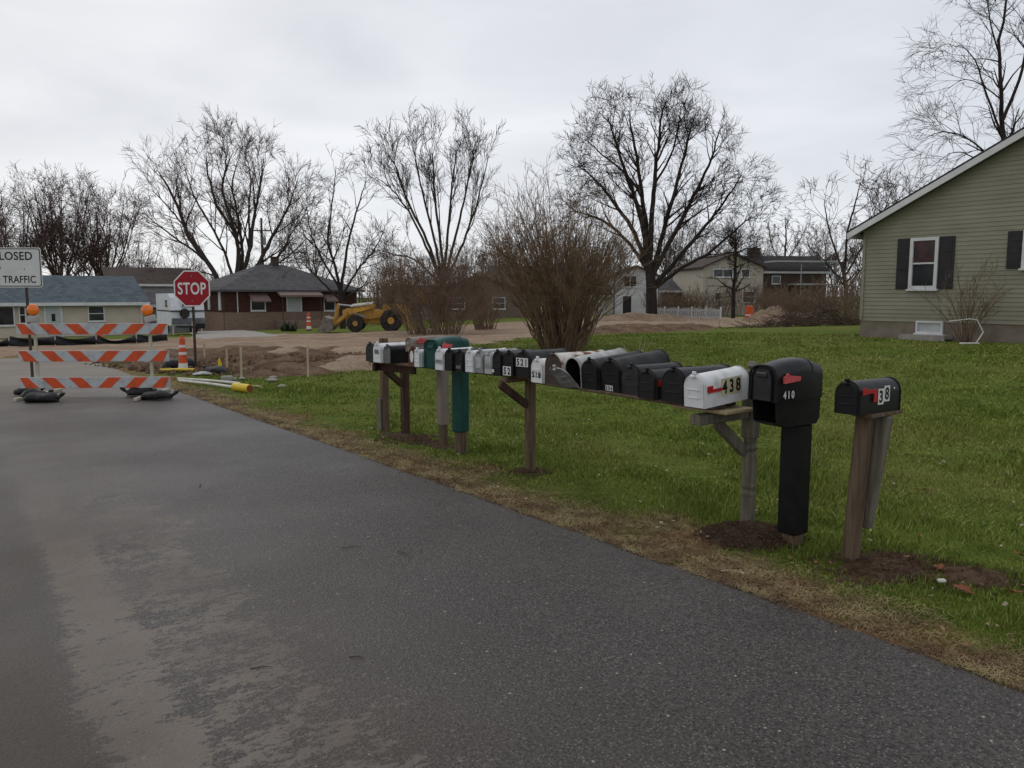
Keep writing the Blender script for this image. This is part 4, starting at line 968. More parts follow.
a, b = ub_(276), ub_(318); zt = zb_(300, 289.5); MB().prism([(-.02, zt), (-1.1, zb_(300, 295)), (-1.1, zb_(300, 295)-.14), (-.02, zt-.16)], a, b, axis='x').build('awning', M['awning'], brick)
for x in (a+.15, b-.15): MB().tube([(x, -1.0, zb_(300, 295)-.1), (x, -1.0, 0)], .03, 6).build('awning_post', M['steel'], brick)
a, b = ub_(288), ub_(301); doorp(brick, (a+b)/2, zb_(294, 320), b-a, zb_(294, 297)-zb_(294, 320), 0, 'door')
MB().box(((a+b)/2+.6, -.85, zb_(294, 320)/2-.25), (4.2, 1.6, zb_(294, 320)+.5)).build('porch_slab', M['tanbrick'], brick)
for y, hgt in ((.9, 1.0), (3.4, 1.0)): 
    MB().box((-.035, y, 2.05), (.07, .42, 1.5)).build('window_panel', M['trim'], brick)
MB().tube([(.9, -.05, zl), (.9, -.05, hb)], .035, 6).build('downspout', M['trim'], brick)
cx = (ub_(273)); ch = MB().box((Wb*.52, 4.1, hb+2.05), (.48, .48, .9), bev=.02).box((Wb*.52, 4.1, hb+2.53), (.58, .58, .08)).build('chimney', M['brownbrick'], brf)
# pole behind the brick house
P = at(264, 300, 84); P.z = T(P.x, P.y); up_ = thing('utility_pole', 'thin wooden utility pole with a crossarm behind the brick house', 'utility pole', tuple(P))
hp = at(264, 218, 84).z-P.z
MB().tube([(0, 0, 0), (0, 0, hp*.5), (0, 0, hp)], [.17, .15, .11], 8).build('pole', M['post'], up_)
ca = MB().beam((-1.1, -.1, hp-1.3), (1.1, -.1, hp-1.3), .1, .12).build('crossarm', M['post'], up_)
for x in (-.95, -.4, .4, .95): MB().lathe([(.04, 0), (.06, .05), (.03, .1), (.05, .15), (.02, .2)], 8, c=(x, -.1, hp-1.24)).build('insulator', M['greytrim'], ca)
MB().lathe([(.22, -.4), (.24, -.35), (.24, .35), (.2, .4)], 10, c=(.28, -.25, hp-2.4)).build('transformer', M['greytrim'], up_)
# brown gabled house behind the shrubs
P = at(432, 322, 66); P.z = T(P.x, P.y)
hg, _ = grid_house('house', 'brown house with a low gable half hidden behind the tangled shrubs', P, .12, 8.0, 7, 2.3, 1.5, M['tansiding'], M['brownroof'], .4, gable_front=True)
window(hg, 5.6, 1.0, 1.1, 1.0, 0, True); window(hg, 2.2, 1.0, 1.1, 1.0, 0, True)
P = at(385, 322, 76); P.z = T(P.x, P.y)
hh_, _ = grid_house('house', 'low grey house partly hidden behind the yellow loader', P, .1, 5.6, 6, 2.2, 1.2, M['greysd'], M['brownroof'], .4)
window(hh_, 2.9, .8, 1.2, 1.2, 0, True)
P = at(492, 322, 88); P.z = T(P.x, P.y)
hw_, _ = grid_house('house', 'cream house seen through the stems of the big shrub', P, .05, 10.5, 8, 3.3, 2.0, M['cream'], M['greyroof'], .4)
for x in (2.5, 7.6): window(hw_, x, 1.2, 1.2, 1.3, 0, True)
# white two storey house
P = at(615, 316, 74); P.z = T(P.x, P.y)-.1
wh, wrf = grid_house('house', 'narrow white two storey house behind the huge tree', P, .0, 3.95, 8, 3.75, .85, M['whitesd'], M['brownroof'], .25, gable_front=True)
window(wh, 1.35, 2.75, 1.25, 1.05, 0, False, vert=1); doorp(wh, 1.1, .15, .8, 1.75, 0, 'shutter')
MB().box((-.12, -.1, 1.9), (.1, .1, 3.6)).build('downspout', M['shutter'], wh)
P = at(590, 316, 76); P.z = T(P.x, P.y)-.1
wa, _ = grid_house('shed', 'cream lean-to with a sloping roof attached left of the white house', P, .0, 2.2, 5, 1.9, 1.0, M['cream'], M['brownroof'], .15)
wa['category'] = 'shed'; MB().box((1.1, -.03, 1.0), (.8, .05, 1.7)).build('door', M['whitesd'], wa)
# beige two storey house and its porch
Dh = 76; P = at(702, 318, Dh); P.z = T(P.x, P.y)
be, brf2 = grid_house('house', 'beige two storey house beyond the picket fence', P, .12, 6.0, 9, 4.55, 1.25, M['beigesd'], M['brownroof'], .3, gable_front=True)
window(be, 1.35+.6, 3.6, 2.0, .8, 0, False, vert=1); window(be, 4.2, 3.6, .9, .8, 0, False); window(be, 1.5, 1.4, .7, .8, 0, False); window(be, 4.6, 1.2, 1.3, 1.1, 0, True)

P = at(757, 318, Dh+1.5); P.z = T(P.x, P.y)
bw, bwr = grid_house('house', 'dark brick house with a chimney and flat porch roof right of the beige one', P, .12, 7.0, 6, 4.2, 1.5, M['brownbrick'], M['darkroof'], .3)
window(bw, 4.9, 1.5, .9, .9, 0, False); window(bw, 1.8, 3.0, .9, .8, 0, False)
MB().box((.75, 3.0, 5.6), (1.0, .8, 1.9), bev=.02).box((.75, 3.0, 6.58), (1.15, .95, .14)).build('chimney', M['brownbrick'], bwr)
pr_ = MB().box((3.9, -1.0, 5.1), (6.6, 2.2, .16)).box((4.9, -1.2, 2.95), (4.2, 1.8, .14)); pr_.build('porch_roof', M['greytrim'], bw)
for x in (3.4, 6.8): MB().tube([(x, -1.9, 0), (x, -1.9, 5.0)], .05, 6).build('porch_post', M['greytrim'], bw)
MB().box((4.9, -2.0, .9), (4.2, .06, .1)).box((4.9, -2.0, .4), (4.2, .06, .06)).build('railing', M['post'], bw)
P = at(661, 312, 82); P.z = T(P.x, P.y)
ga, _ = grid_house('garage', 'low brown garage with a grey roof between the huge tree and beige house', P, .05, 4.4, 7, 2.35, 1.25, M['tansiding'], M['greyroof'], .3)
ga['category'] = 'garage'; MB().box((2.2, -.03, 1.05), (2.8, .06, 2.1)).build('garage_door', M['brown'], ga)
# picket fence
def picket():
    A_ = gr_(651, 321.2); B_ = gr_(720, 322.2); D_ = 57
    A_ = at(651, 320, D_+2); B_ = at(720, 321, D_-1); A_.z = T(A_.x, A_.y); B_.z = T(B_.x, B_.y)
    dv = (B_-A_); L = dv.length; ang = math.atan2(dv.y, dv.x)
    root = thing('picket_fence', 'weathered white picket fence in front of the beige house', 'fence', tuple(A_), ang)
    p = MB(); n = int(L/.15)
    for i in range(n):
        x = (i+.5)*L/n; h = .95+.04*math.sin(i*.7)+rng.uniform(-.03, .03); p.prism([(x-.05, .03), (x+.05, .03), (x+.05, h-.06), (x, h), (x-.05, h-.06)], -.012, .012)
    p.build('pickets', M['gwhite'], root)
    MB().box((L/2, .035, .3), (L, .04, .08)).box((L/2, .035, .75), (L, .04, .08)).build('rail', M['trim'], root)
    for i in range(6): MB().box((i*L/5, .07, .5), (.09, .09, 1.05)).build('fence_post', M['trim'], root)
picket()
# ------------------------------------------------------------------ mailboxes
def arch(w, h, n=12):
    r = w/2; pts = [(-r, 0)]
    for i in range(n+1):
        a = math.pi-math.pi*i/n; pts.append((r*math.cos(a), h-r+r*math.sin(a)))
    pts.append((r, 0)); return pts
def mb_flag(parent, w, z, y, m='red', up=False, L=.14):
    f = MB(); x = w/2+.010
    f.lathe([(.010, 0), (.010, .012)], 8, c=(w/2-.001, y, z), mx=Matrix.Rotation(math.pi/2, 3, 'Y'))
    f.box((x, y-L*.5, z), (.004, L, .022), bev=.001); f.box((x, y-L*.82, z+.012), (.0045, L*.4, .045), bev=.001)
    return f.build('flag', M[m], parent)
def mailbox(label, loc, w=.165, h=.21, L=.48, m='black', dm=None, flag=None, pitch=0, yaw=0, name='mailbox', open_door=False, group='mailboxes on the long rack'):
    root = thing(name, label, 'mailbox', loc, group=group)
    root.rotation_euler = Euler((R(pitch), 0, BOX_ROT+R(yaw)), 'XYZ')
    root.rotation_mode = 'XYZ'
    b = MB(); A1 = arch(w, h, 14); A2 = arch(w-.01, h-.006, 14); n = len(A1)
    # shell with a real lip: outer and inner surface
    vs = [(x, 0, z) for x, z in A1]+[(x, L, z) for x, z in A1]+[(x, 0, max(z, .003)) for x, z in A2]+[(x, L-.005, max(z, .003)) for x, z in A2]
    fs = [(i, n+i, n+(i+1) % n, (i+1) % n) for i in range(n)]+[(2*n+i, 2*n+(i+1) % n, 3*n+(i+1) % n, 3*n+i) for i in range(n)]
    fs += [(i, (i+1) % n, 2*n+(i+1) % n, 2*n+i) for i in range(n)]+[tuple(range(n, 2*n)), tuple(range(3*n, 4*n))]
    b.add(vs, fs[:n]+fs[2*n:3*n]+[fs[3*n]]); k0 = len(b.v)-len(vs); b.f += [tuple(q+k0 for q in fs[i]) for i in list(range(n, 2*n))+[3*n+1]]; b.m += [1]*(n+1)
    # rolled rib at the front and back rim
    rib = arch(w+.006, h+.003, 14)
    for y in (.018, L-.012):
        b.tube([(x, y, z) for x, z in rib], .0035, 5)
    b.build('body', [M[m], M['signblack_boxshade']], root, smooth=True)  # inner faces black: shade inside the shell put into the colour
    d = MB(); DA = arch(w-.014, h-.010, 14); 
    d.prism([(x, z+.003) for x, z in DA], -.006, .004)
    d.tube([(x, -.006, z+.003) for x, z in DA], .004, 5)
    d.box((0, -.008, h*.30), (w*.62, .006, .010), bev=.002); d.box((0, -.008, h*.55), (w*.62, .006, .010), bev=.002)
    d.box((0, -.018, h-.012), (.028, .022, .022), bev=.005); d.box((0, .002, h+.010), (.03, .02, .022), bev=.005)
    do = d.build('door', M[dm or m], root, smooth=True)
    if open_door: do.rotation_euler = (R(38), R(-9), R(4)); do.location = (-.012, -.012, -.002)
    if flag: mb_flag(root, w, h*.50, .165, flag)
    return root
def digits(root, s, x, z, size, m='stickerw', tile=None, side=False, y=0, tilt=0, xs=.85):
    """numbers on the front (side=False) or on the +x flank; tiles are the stickers behind them"""
    n = len(s); adv = size*.62
    for i, ch in enumerate(s):
        off = (i-(n-1)/2)*adv
        if side: mx = Matrix.Translation((x+.0022, y+off, z+tilt*off)) @ SIDE
        else: mx = Matrix.Translation((x+off, y-.0022, z)) @ FRONT
        if tile:
            if side: MB().box((x+.0012, y+off, z+tilt*off), (.001, adv*.97, size*.98)).build('sticker', M[tile], root)
            else: MB().box((x+off, y-.0012, z), (adv*.97, .001, size*.98)).build('sticker', M[tile], root)
        text('number', ch, size*1.02, M[m], root, mx, xs, .034, .0004)
ZS = .96; TF = 4.2
TS = [4.08, 4.08, 4.12, 4.17, 4.15, 4.15, 4.18, 4.22, 4.26, 4.29, 4.31, 4.33, 4.36, 4.39, 4.20, 4.19, 4.24, 4.25, 4.26, 4.24, 4.17, 4.17, 4.09]
SS = [7.98, 7.80, 7.65, 7.19, 7.06, 6.63, 6.505, 6.385, 6.265, 6.14, 6.02, 5.91, 5.775, 5.60, 5.16, 4.94, 4.74, 4.555, 4.33, 4.11, 3.885, 3.64, 3.38]
WS = [.14, .15, .13, .13, .09, .125, .115, .115, .115, .12, .105, .11, .135, .165, .15, .20, .18, .18, .20, .18, .165, .20, .165]
def s_of(px, t=TF):
    r = ray(px, 380); a = r.x/r.y; return (t*EV.x-a*t*EV.y)/(a*DV.y-DV.x)
row = [ # front centre px, dict
 (370.5, dict(label='small black mailbox at the far left end of the rack', m='black2', w=.15, h=.20, L=.42)),
 (377.5, dict(label='small white mailbox, second from the far left end of the rack', m='white', w=.15, h=.21, L=.42)),
 (391.5, dict(label='black mailbox with a shiny grey door near the left end of the rack', m='black', dm='greyplastic', w=.16, h=.19, L=.45)),
 (419, dict(label='red brown mailbox with an oval white plate on its door', m='redbrown', w=.15, h=.19, L=.42)),
 (428, dict(label='white mailbox squeezed between the red brown and big green ones', m='white', w=.13, h=.18, L=.22)),
 (441, dict(label='white mailbox with a grey strip standing in front of the big green one', m='white', w=.15, h=.21, L=.42)),
 (449.5, dict(label='plain black mailbox right of the white one with the grey strip', m='black', w=.15, h=.21)),
 (459, dict(label='black mailbox with blurred numbers left of a plain white mailbox', m='black', w=.15, h=.2)),
 (468.5, dict(label='plain white mailbox next to the bare galvanised one', m='white', w=.15, h=.21)),
 (480, dict(label='bare galvanised steel mailbox in the middle of the rack', m='galv', w=.16, h=.215)),
 (490.5, dict(label='narrow off white mailbox right of the galvanised one', m='gwhite', w=.13, h=.2)),
 (498, dict(label='black mailbox with a small white mark in the door corner', m='black', w=.16, h=.22)),
 (509.5, dict(label='black mailbox with number 52 on white stickers', m='black', w=.17, h=.22)),
 (523, dict(label='long black mailbox with number 521 high on its door', m='black2', dm='black', w=.17, h=.235, L=.56, flag='red')),
 (538.5, dict(label='white mailbox with black number 518 low on its door', m='white', w=.165, h=.205, L=.40)),
 (553, dict(label='long rusting white mailbox with a brown door', m='rusty', dm='brown', w=.205, h=.265, L=.56)),
 (573, dict(label='pale grey mailbox with its round door hanging open', m='gwhite', dm='galv', w=.19, h=.24, L=.56, pitch=5.5, open_door=True)),
 (587.5, dict(label='large black mailbox right of the one with the open door', m='black2', dm='black', w=.20, h=.235, L=.56, pitch=5)),
 (611, dict(label='large black mailbox with white number 506 at the door foot', m='black2', dm='black', w=.20, h=.25, L=.56, pitch=5.5)),
 (630, dict(label='black mailbox with a dull scuffed door right of number 506', m='black', dm='black2', w=.175, h=.22, L=.50)),
 (648, dict(label='black mailbox with a small red flag tip on its side', m='black2', dm='black', w=.165, h=.205, L=.48, flag='red')),
 (672, dict(label='big plain black mailbox left of the white number 438 one', m='black', w=.20, h=.235, L=.56)),
 (695, dict(label='white mailbox with red flag and number 438 on gold stickers', m='white', w=.165, h=.22, L=.48, flag='red', pitch=3.5)),
]
boxes = []
for i, (px, kw) in enumerate(row):
    kw = dict(kw); kw['w'] = WS[i]; lf = i < 14
    o = mailbox(loc=tuple(ST(SS[i], TS[i], ZS+.001)), yaw=(7.4 if lf else 0)+rng.uniform(-1.2, 1.2), **kw); boxes.append(o)
MB().lathe([(.03, 0), (.03, .002)], 16, c=(0, -.011, .10), mx=Matrix.Rotation(math.pi/2, 3, 'X') @ Matrix.Diagonal((1, 2.1, 1))).build('plate', M['stickerw'], boxes[3])
MB().box((0, -.0125, .085), (.11, .002, .035)).build('plate', M['galv'], boxes[5]); MB().box((0, -.0125, .075), (.09, .002, .03)).build('plate', M['galv'], boxes[10])
MB().box((0, -.0125, .10), (.085, .002, .10), bev=.0008).build('plate', M['gwhite'], boxes[9])
MB().box((.0, -.0125, .12), (.075, .002, .045)).build('plate', M['greyplastic'], boxes[1])
MB().box((-.045, -.0125, .035), (.028, .002, .028)).build('sticker', M['stickerw'], boxes[11])
MB().box((0, -.0125, .045), (.07, .002, .03)).build('sticker', M['greyplastic'], boxes[7])
F_Y = -.0115
digits(boxes[12], '52', -.01, .045, .085, 'signblack_boxshade', 'stickerw', y=F_Y)
digits(boxes[13], '521', 0, .135, .080, 'signblack_boxshade', 'stickerw', y=F_Y)
digits(boxes[14], '518', 0, .070, .066, 'signblack_boxshade', None, y=F_Y)
digits(boxes[15], '512', 0, .135, .036, 'beige', None, y=F_Y)
digits(boxes[18], '506', -.01, .030, .044, 'signblack_boxshade', 'stickerw', y=F_Y)
digits(boxes[22], '438', .165/2, .118, .118, 'signblack_boxshade', 'gold', side=True, y=.285)
# rack
def rack():
    root = thing('mailbox_rack', 'long weathered wooden rack of planks on posts holding the mailboxes', 'mailbox rack', tuple(ST(3.4, 4.5)), BOX_ROT)
    ox = 3.4; L2 = lambda s, t, z: (-(s-ox), t-4.5, z)      # local coordinates
    def beam(nm, a, b, w, h, m, bev=.006):
        return MB().beam(L2(*a), L2(*b), w, h, bev=bev).build(nm, M[m], root)
    TP = 4.74; TH_ = .024
    # shelf planks, three bays that do not quite line up
    def plank(nm, s1, t1, s2, t2, w, m): return beam(nm, (s1, t1+w/2, ZS-TH_/2), (s2, t2+w/2, ZS-TH_/2), w, TH_, m)
    plank('shelf_plank', 8.14, 4.13, 5.42, 4.48, .17, 'post'); plank('shelf_plank', 5.30, 4.28, 3.34, 4.19, .18, 'post')
    plank('shelf_plank', 8.12, 4.31, 5.44, 4.66, .08, 'postbrown'); plank('shelf_plank', 5.32, 4.475, 3.40, 4.385, .17, 'postbrown')
    # far left post rising above the shelf, with a wider grey foot
    beam('post', (8.74, 4.66, 0), (8.74, 4.66, 1.17), .085, .085, 'post'); beam('post_splice', (8.77, 4.60, 0), (8.77, 4.60, .42), .10, .03, 'postgrey')
    beam('post', (8.28, 4.69, 0), (8.28, 4.69, ZS-TH_-.003), .085, .085, 'postbrown')
    beam('bearer', (8.12, 4.27, ZS-TH_-.050), (7.45, 4.35, ZS-TH_-.050), .045, .09, 'postbrown')
    beam('cross_bearer', (8.29, 4.71, ZS-TH_-.052), (8.06, 4.16, ZS-TH_-.052), .04, .088, 'postbrown')
    beam('brace', (8.27, 4.64, .64), (8.15, 4.36, .84), .045, .075, 'postbrown')
    beam('tie', (8.74, 4.66, ZS-TH_-.055), (8.29, 4.70, ZS-TH_-.055), .04, .08, 'postbrown')
    # middle post with its arm and brace
    beam('post', (5.83, 4.66, 0), (5.83, 4.66, ZS-TH_-.045), .08, .08, 'post')
    beam('arm', (5.83, 4.61, ZS-TH_-.022), (5.83, 4.33, ZS-TH_-.022), .09, .04, 'post'); beam('brace', (5.83, 4.62, .66), (5.83, 4.30, ZS-.075), .045, .07, 'postbrown')
    beam('post_cap', (5.83, 4.66, ZS-TH_-.044), (5.83, 4.66, ZS-TH_-.003), .10, .10, 'plank')
    # near end: turned grey post, arm and brace
    s0 = 3.42; pr = [(.052, 0), (.052, .25), (.056, .27), (.045, .30), (.056, .33), (.050, .36), (.052, .56), (.044, .585), (.056, .61), (.042, .64), (.050, .68)]
    t_ = MB(); t_.lathe(pr, 14, c=L2(s0, TP+.02, 0)); t_.beam(L2(s0, TP+.02, .68), L2(s0, TP+.02, 1.09), .095, .095, bev=.006)
    t_.lathe([(.052, 1.085), (.052, 1.10), (.035, 1.115), (.05, 1.14), (.05, 1.16), (.03, 1.18), (.044, 1.2), (.03, 1.225), (.01, 1.235)], 14, c=L2(s0, TP+.02, 0))
    t_.build('turned_post', M['postgrey'], root)
    beam('arm', (s0+.02, TP-.03, .862), (s0+.02, 4.17, .862), .09, .07, 'postgrey'); beam('brace', (s0+.02, TP-.02, .58), (s0+.02, 4.40, .825), .045, .08, 'postgrey')
    beam('spacer_plank', (3.75, 4.42, ZS-TH_-.016), (3.26, 4.42, ZS-TH_-.016), .30, .028, 'paleplank')
    
rack()
def sleeve(root, m, w, z0, z1, base_m, off=(0, 0)):
    MB().box((off[0], off[1], (z0+z1)/2), (w, w, z1-z0), bev=.012).build('post_sleeve', M[m], root)
    MB().box((off[0], off[1], z0/2), (w*.72, w*.72, z0), bev=.008).build('wooden_post', M[base_m], root)
def big_box(label, s, t, zb, h, w, L, m, flag_m, sleeve_w, post_t, sl_z0, numbers=None, name='post_mailbox', slot=True, post_s=0, yaw=0):
    root = thing(name, label, 'mailbox', tuple(ST(s, t)), BOX_ROT+R(yaw), 'large plastic mailboxes on their own posts')
    # lofted, domed body: sections along its length; origin at ground, centre of body at y=0
    y0 = -L/2; nst = 12; vs = []; nn = 14
    zl = zb+(.15 if slot else 0)
    def sec(y, hh, ww, zlow):
        pts = [(-ww/2, y, zlow)]
        for i in range(nn+1):
            a = math.pi-math.pi*i/nn; ca, sa = math.cos(a), math.sin(a)
            x = ww/2*math.copysign(abs(ca)**.72, ca); z = hh-ww*.42+ww*.42*abs(sa)**.85; pts.append((x, y, z))
        pts.append((ww/2, y, zlow)); return pts
    k = 0
    for i in range(nst+1):
        f = i/nst; y = y0+L*f; top = zb+h*(.90+.10*math.sin(math.pi/2*min(1, f/.6)))-h*.34*max(0, f-.62)**1.3
        ww = w*(1-.10*max(0, f-.7)/.3*.9); vs.append(sec(y, top, ww, zl))
    n = len(vs[0]); b = MB(); flat = [v for s_ in vs for v in s_]
    fs = [(i*n+j, i*n+(j+1) % n, (i+1)*n+(j+1) % n, (i+1)*n+j) for i in range(nst) for j in range(n)]+[tuple(range(n)), tuple(nst*n+j for j in range(n))]
    b.add(flat, fs)
    # hood lip and seam
    lip = [(x*1.03, y0-.012, z+.004 if z > zl+.01 else z) for x, y, z in vs[0]]; b.tube(lip, .009, 6)
    sm = [(x*1.008, y, z+.001) for x, y, z in vs[9]]; b.tube(sm[1:-1], .0035, 5)
    body = b.build('body', M[m], root, smooth=True)
    # door panel recessed under the hood
    dr = MB(); dz = zl+.008; dh = h-(zl-zb)-.075
    dr.prism([(-w*.33, dz), (w*.33, dz), (w*.33, dz+dh*.72), (w*.22, dz+dh), (-w*.22, dz+dh), (-w*.33, dz+dh*.72)], y0-.020, y0-.001)
    dr.box((0, y0-.026, dz+dh*.84), (w*.40, .018, .032), bev=.006)
    dr.build('door', M['blackdoor'] if m == 'blackp' else M[m], root)
    if slot:
        s_ = MB(); th = .008
        for sx in (-1, 1): s_.prism([(y0+.005, zl-.002), (y0+.02, zb+.012), (y0+.12, zb-.02), (L/2-.05, zb-.02), (L/2-.02, zb+.02), (L/2-.015, zl-.002)], sx*(w/2-.012)-th/2, sx*(w/2-.012)+th/2, axis='x')
        s_.box((0, .03, zb-.016), (w-.04, L-.16, .010)); s_.box((0, L/2-.045, (zb+zl)/2), (w-.03, .01, zl-zb-.02))
        s_.beam((0, y0+.02, zb+.012), (0, y0+.12, zb-.02), w-.03, .010); s_.build('newspaper_slot', M[m], root)
    fl = MB(); x = w/2+.012; fy = y0+.105; fz = zb+h*.70
    fl.lathe([(.014, 0), (.014, .014)], 8, c=(w/2-.004, fy+.08, fz), mx=Matrix.Rotation(math.pi/2, 3, 'Y'))
    fl.prism([(fy-.06, fz-.022), (fy-.045, fz-.026), (fy+.105, fz-.014), (fy+.11, fz+.014), (fy-.0, fz+.026), (fy-.015, fz+.040), (fy-.03, fz+.038), (fy-.035, fz+.026), (fy-.062, fz+.014)], x-.005, x+.004, axis='x'); fl.build('flag', M[flag_m], root)
    if numbers: digits(root, numbers, w/2+.001, zb+h*.46, .065, 'stickerw', None, side=True, y=y0+.115)
    sleeve(root, m, sleeve_w, sl_z0, zb-.022 if slot else zb-.001, 'post', (post_s, post_t-t))
    return root
big_box('big black plastic mailbox with number 410 and a faded red flag', 3.02, 4.59, .87, .42, .205, .475, 'blackp', 'pinkflag', .15, 4.70, .09, '410', yaw=-4)
big_box('big dark green mailbox with a pink flag on its own green post', 6.94, 4.45, .963, .315, .17, .54, 'green', 'pinkflag', .14, 4.66, .24, slot=False, yaw=20)
big_box('big beige mailbox with a red flag raised above the rack', 7.48, 4.58, 1.085, .17, .125, .54, 'beige', 'pinkflag', .11, 4.72, .24, slot=False)
# number 38 on a leaning post pair
o = thing('mailbox_post', 'leaning pair of split weathered posts under the number 38 mailbox', 'post', tuple(ST(2.6, 4.73)), BOX_ROT)
MB().beam((0, -.02, -.02), (.055, -.02, .955), .085, .085, bev=.008).build('post', M['post'], o)
MB().beam((.03, .075, .22), (.12, .085, .955), .10, .07, bev=.008).build('post_splint', M['postgrey'], o)
MB().box((.10, .05, .967), (.13, .36, .022), bev=.003).build('mounting_board', M['post'], o)
q = ST(2.6, 4.73)+Vector((math.cos(BOX_ROT), math.sin(BOX_ROT), 0))*.045-EV*.23
b38 = mailbox('black mailbox with red flag and number 38 on crooked white stickers', (q.x, q.y, .979), .155, .20, .455, 'blackp', name='mailbox', group='mailboxes on leaning posts', yaw=-4)
f = MB(); x = .16/2+.010; f.box((x, .105, .140), (.004, .14, .026), bev=.001).box((x, .160, .110), (.0045, .034, .075), bev=.001).box((x, .050, .142), (.0045, .045, .040), bev=.001)
f.build('flag', M['red'], b38)
digits(b38, '38', .16/2, .108, .10, 'signblack_boxshade', 'stickerw', side=True, y=.262, tilt=.25)
MB().lathe([(.006, 0), (.006, .003)], 8, c=(.16/2, .37, .145), mx=Matrix.Rotation(math.pi/2, 3, 'Y')).build('rivet', M['stickerw'], b38)
# ------------------------------------------------------------------ barricade
def barricade():
    D_ = 13.0; c0 = at(95, 396, D_); c0.z = T(c0.x, c0.y)+.028
    root = thing('barricade', 'three rail road barricade with orange and white stripes and amber lamps', 'barricade', tuple(c0), .04)
    k = D_/790; 
    def X(px): return at(px, 360, D_).x-c0.x
    def Z(py): return at(95, py, D_).z-c0.z
    for (y1, y0_, xl, xr) in ((323.5, 334.5, 20.5, 168), (350.5, 361.5, 21, 168), (377, 388, 20.5, 168)):
        z0, z1 = Z(y0_), Z(y1); a, b = X(xl), X(xr); h = z1-z0; r = MB(); r.box(((a+b)/2, 0, (z0+z1)/2), (b-a, .03, h), bev=.004)
        Wt = b-a; mid = (a+b)/2; pw = .215; sh = .175
        for i in range(3):
            for sg in (-1, 1):
                x = mid+sg*(.04+i*.435); 
                # right half leans '/', left half '\'
                q = [(x+sg*.0, z0+.004), (x+sg*pw, z0+.004), (x+sg*(pw-0)+sg*sh, z1-.004), (x+sg*sh, z1-.004)]
                q = [(x, z0+.004), (x+sg*pw, z0+.004), (x+sg*(pw+sh), z1-.004), (x+sg*sh, z1-.004)] if sg > 0 else [(x, z0+.004), (x-pw, z0+.004), (x-pw-sh, z1-.004), (x-sh, z1-.004)]
                q = [(min(max(xx, a+.004), b-.004), zz) for xx, zz in q]
                r.prism(q, -.0175, -.014, 1)
        r.build('rail', [M['railwhite'], M['orange']], root)
    for px in (37, 149.5):
        x = X(px); MB().box((x, .035, Z(333)/2), (.045, .04, Z(333)), bev=.004).build('upright', M['tubing'], root)
        MB().box((x, .035, .03), (.05, 1.4, .05), bev=.004).build('foot', M['tubing'], root)
    for px, tilt, py in ((36.5, 0, 322.5), (151.5, R(16), 322.5)):
        x = X(px); z = Z(py)
        bt = MB().box((0, 0, .055), (.17, .09, .11), bev=.012).build('warning_lamp', M['battery'], root, loc=(x, .03, z+.002)); bt.rotation_euler = (0, -tilt, 0)
        MB().lathe([(.02, -.035), (.075, -.03), (.092, -.015), (.095, 0), (.092, .015), (.075, .03), (.02, .035)], 24, c=(0, 0, .205), mx=Matrix.Rotation(math.pi/2, 3, 'X')).build('lens', M['lens'], bt, smooth=True)
        MB().tube([(-.0, 0, .108), (0, 0, .115)], .04, 8).build('lens_collar', M['signblack_boxshade'], bt)
barricade()
def blob(name, label, cat, c, dims, rotz, m, tie=True, group=None, seed=0):
    """a sagging filled bag"""
    root = thing(name, label, cat, tuple(c), rotz, group); n, k = 14, 18; b = MB(); vs = []
    for i in range(n+1):
        f = i/n*2-1; e_ = max(0, 1-abs(f)**2.6)**.5*(1+.12*math.sin(f*5+seed))
        for j in range(k):
            a = 2*math.pi*j/k; r = 1+.10*pnoise(Vector((f*2+seed, math.cos(a)*1.2, math.sin(a)*1.2)))
            y = math.cos(a)*dims[1]/2*e_*r; z = (math.sin(a)*.5+.5)*dims[2]*(e_**.8)*r*(1 if math.sin(a) > 0 else .9)
            vs.append((f*dims[0]/2, y, max(0.004, z)))
    fs = [(i*k+j, i*k+(j+1) % k, (i+1)*k+(j+1) % k, (i+1)*k+j) for i in range(n) for j in range(k)]
    b.add(vs, fs); b.build('bag', M[m], root, smooth=True)
    if tie: 
        x = dims[0]/2*.96; MB().tube([(x-.05, 0, dims[2]*.35), (x+.02, 0, dims[2]*.5), (x+.06, .01, dims[2]*.8), (x+.10, .02, dims[2]*.9)], [.05, .022, .035, .012], 8).build('neck', M[m], root, smooth=True)
    return root
SG = 'sandbags holding down the barricade'
for px, py, dm, rz, lb in ((27, 396.5, (.42, .26, .13), .1, 'black sandbag farthest left under the barricade'), (34, 401, (.42, .28, .15), .1, 'middle black sandbag of the left heap'), (42, 404, (.54, .30, .15), .0, 'black sandbag nearest the viewer in the left heap'),
                       (143, 397.5, (.5, .28, .15), math.pi+.25, 'rear black sandbag of the right pair under the barricade'), (157, 401, (.5, .28, .13), .1, 'front black sandbag of the right pair with its tied neck up')):
    p = gr_(px, py); blob('sandbag', lb, 'sandbag', (p.x, p.y, p.z+.036), dm, rz, 'sandbag', True, SG, px)
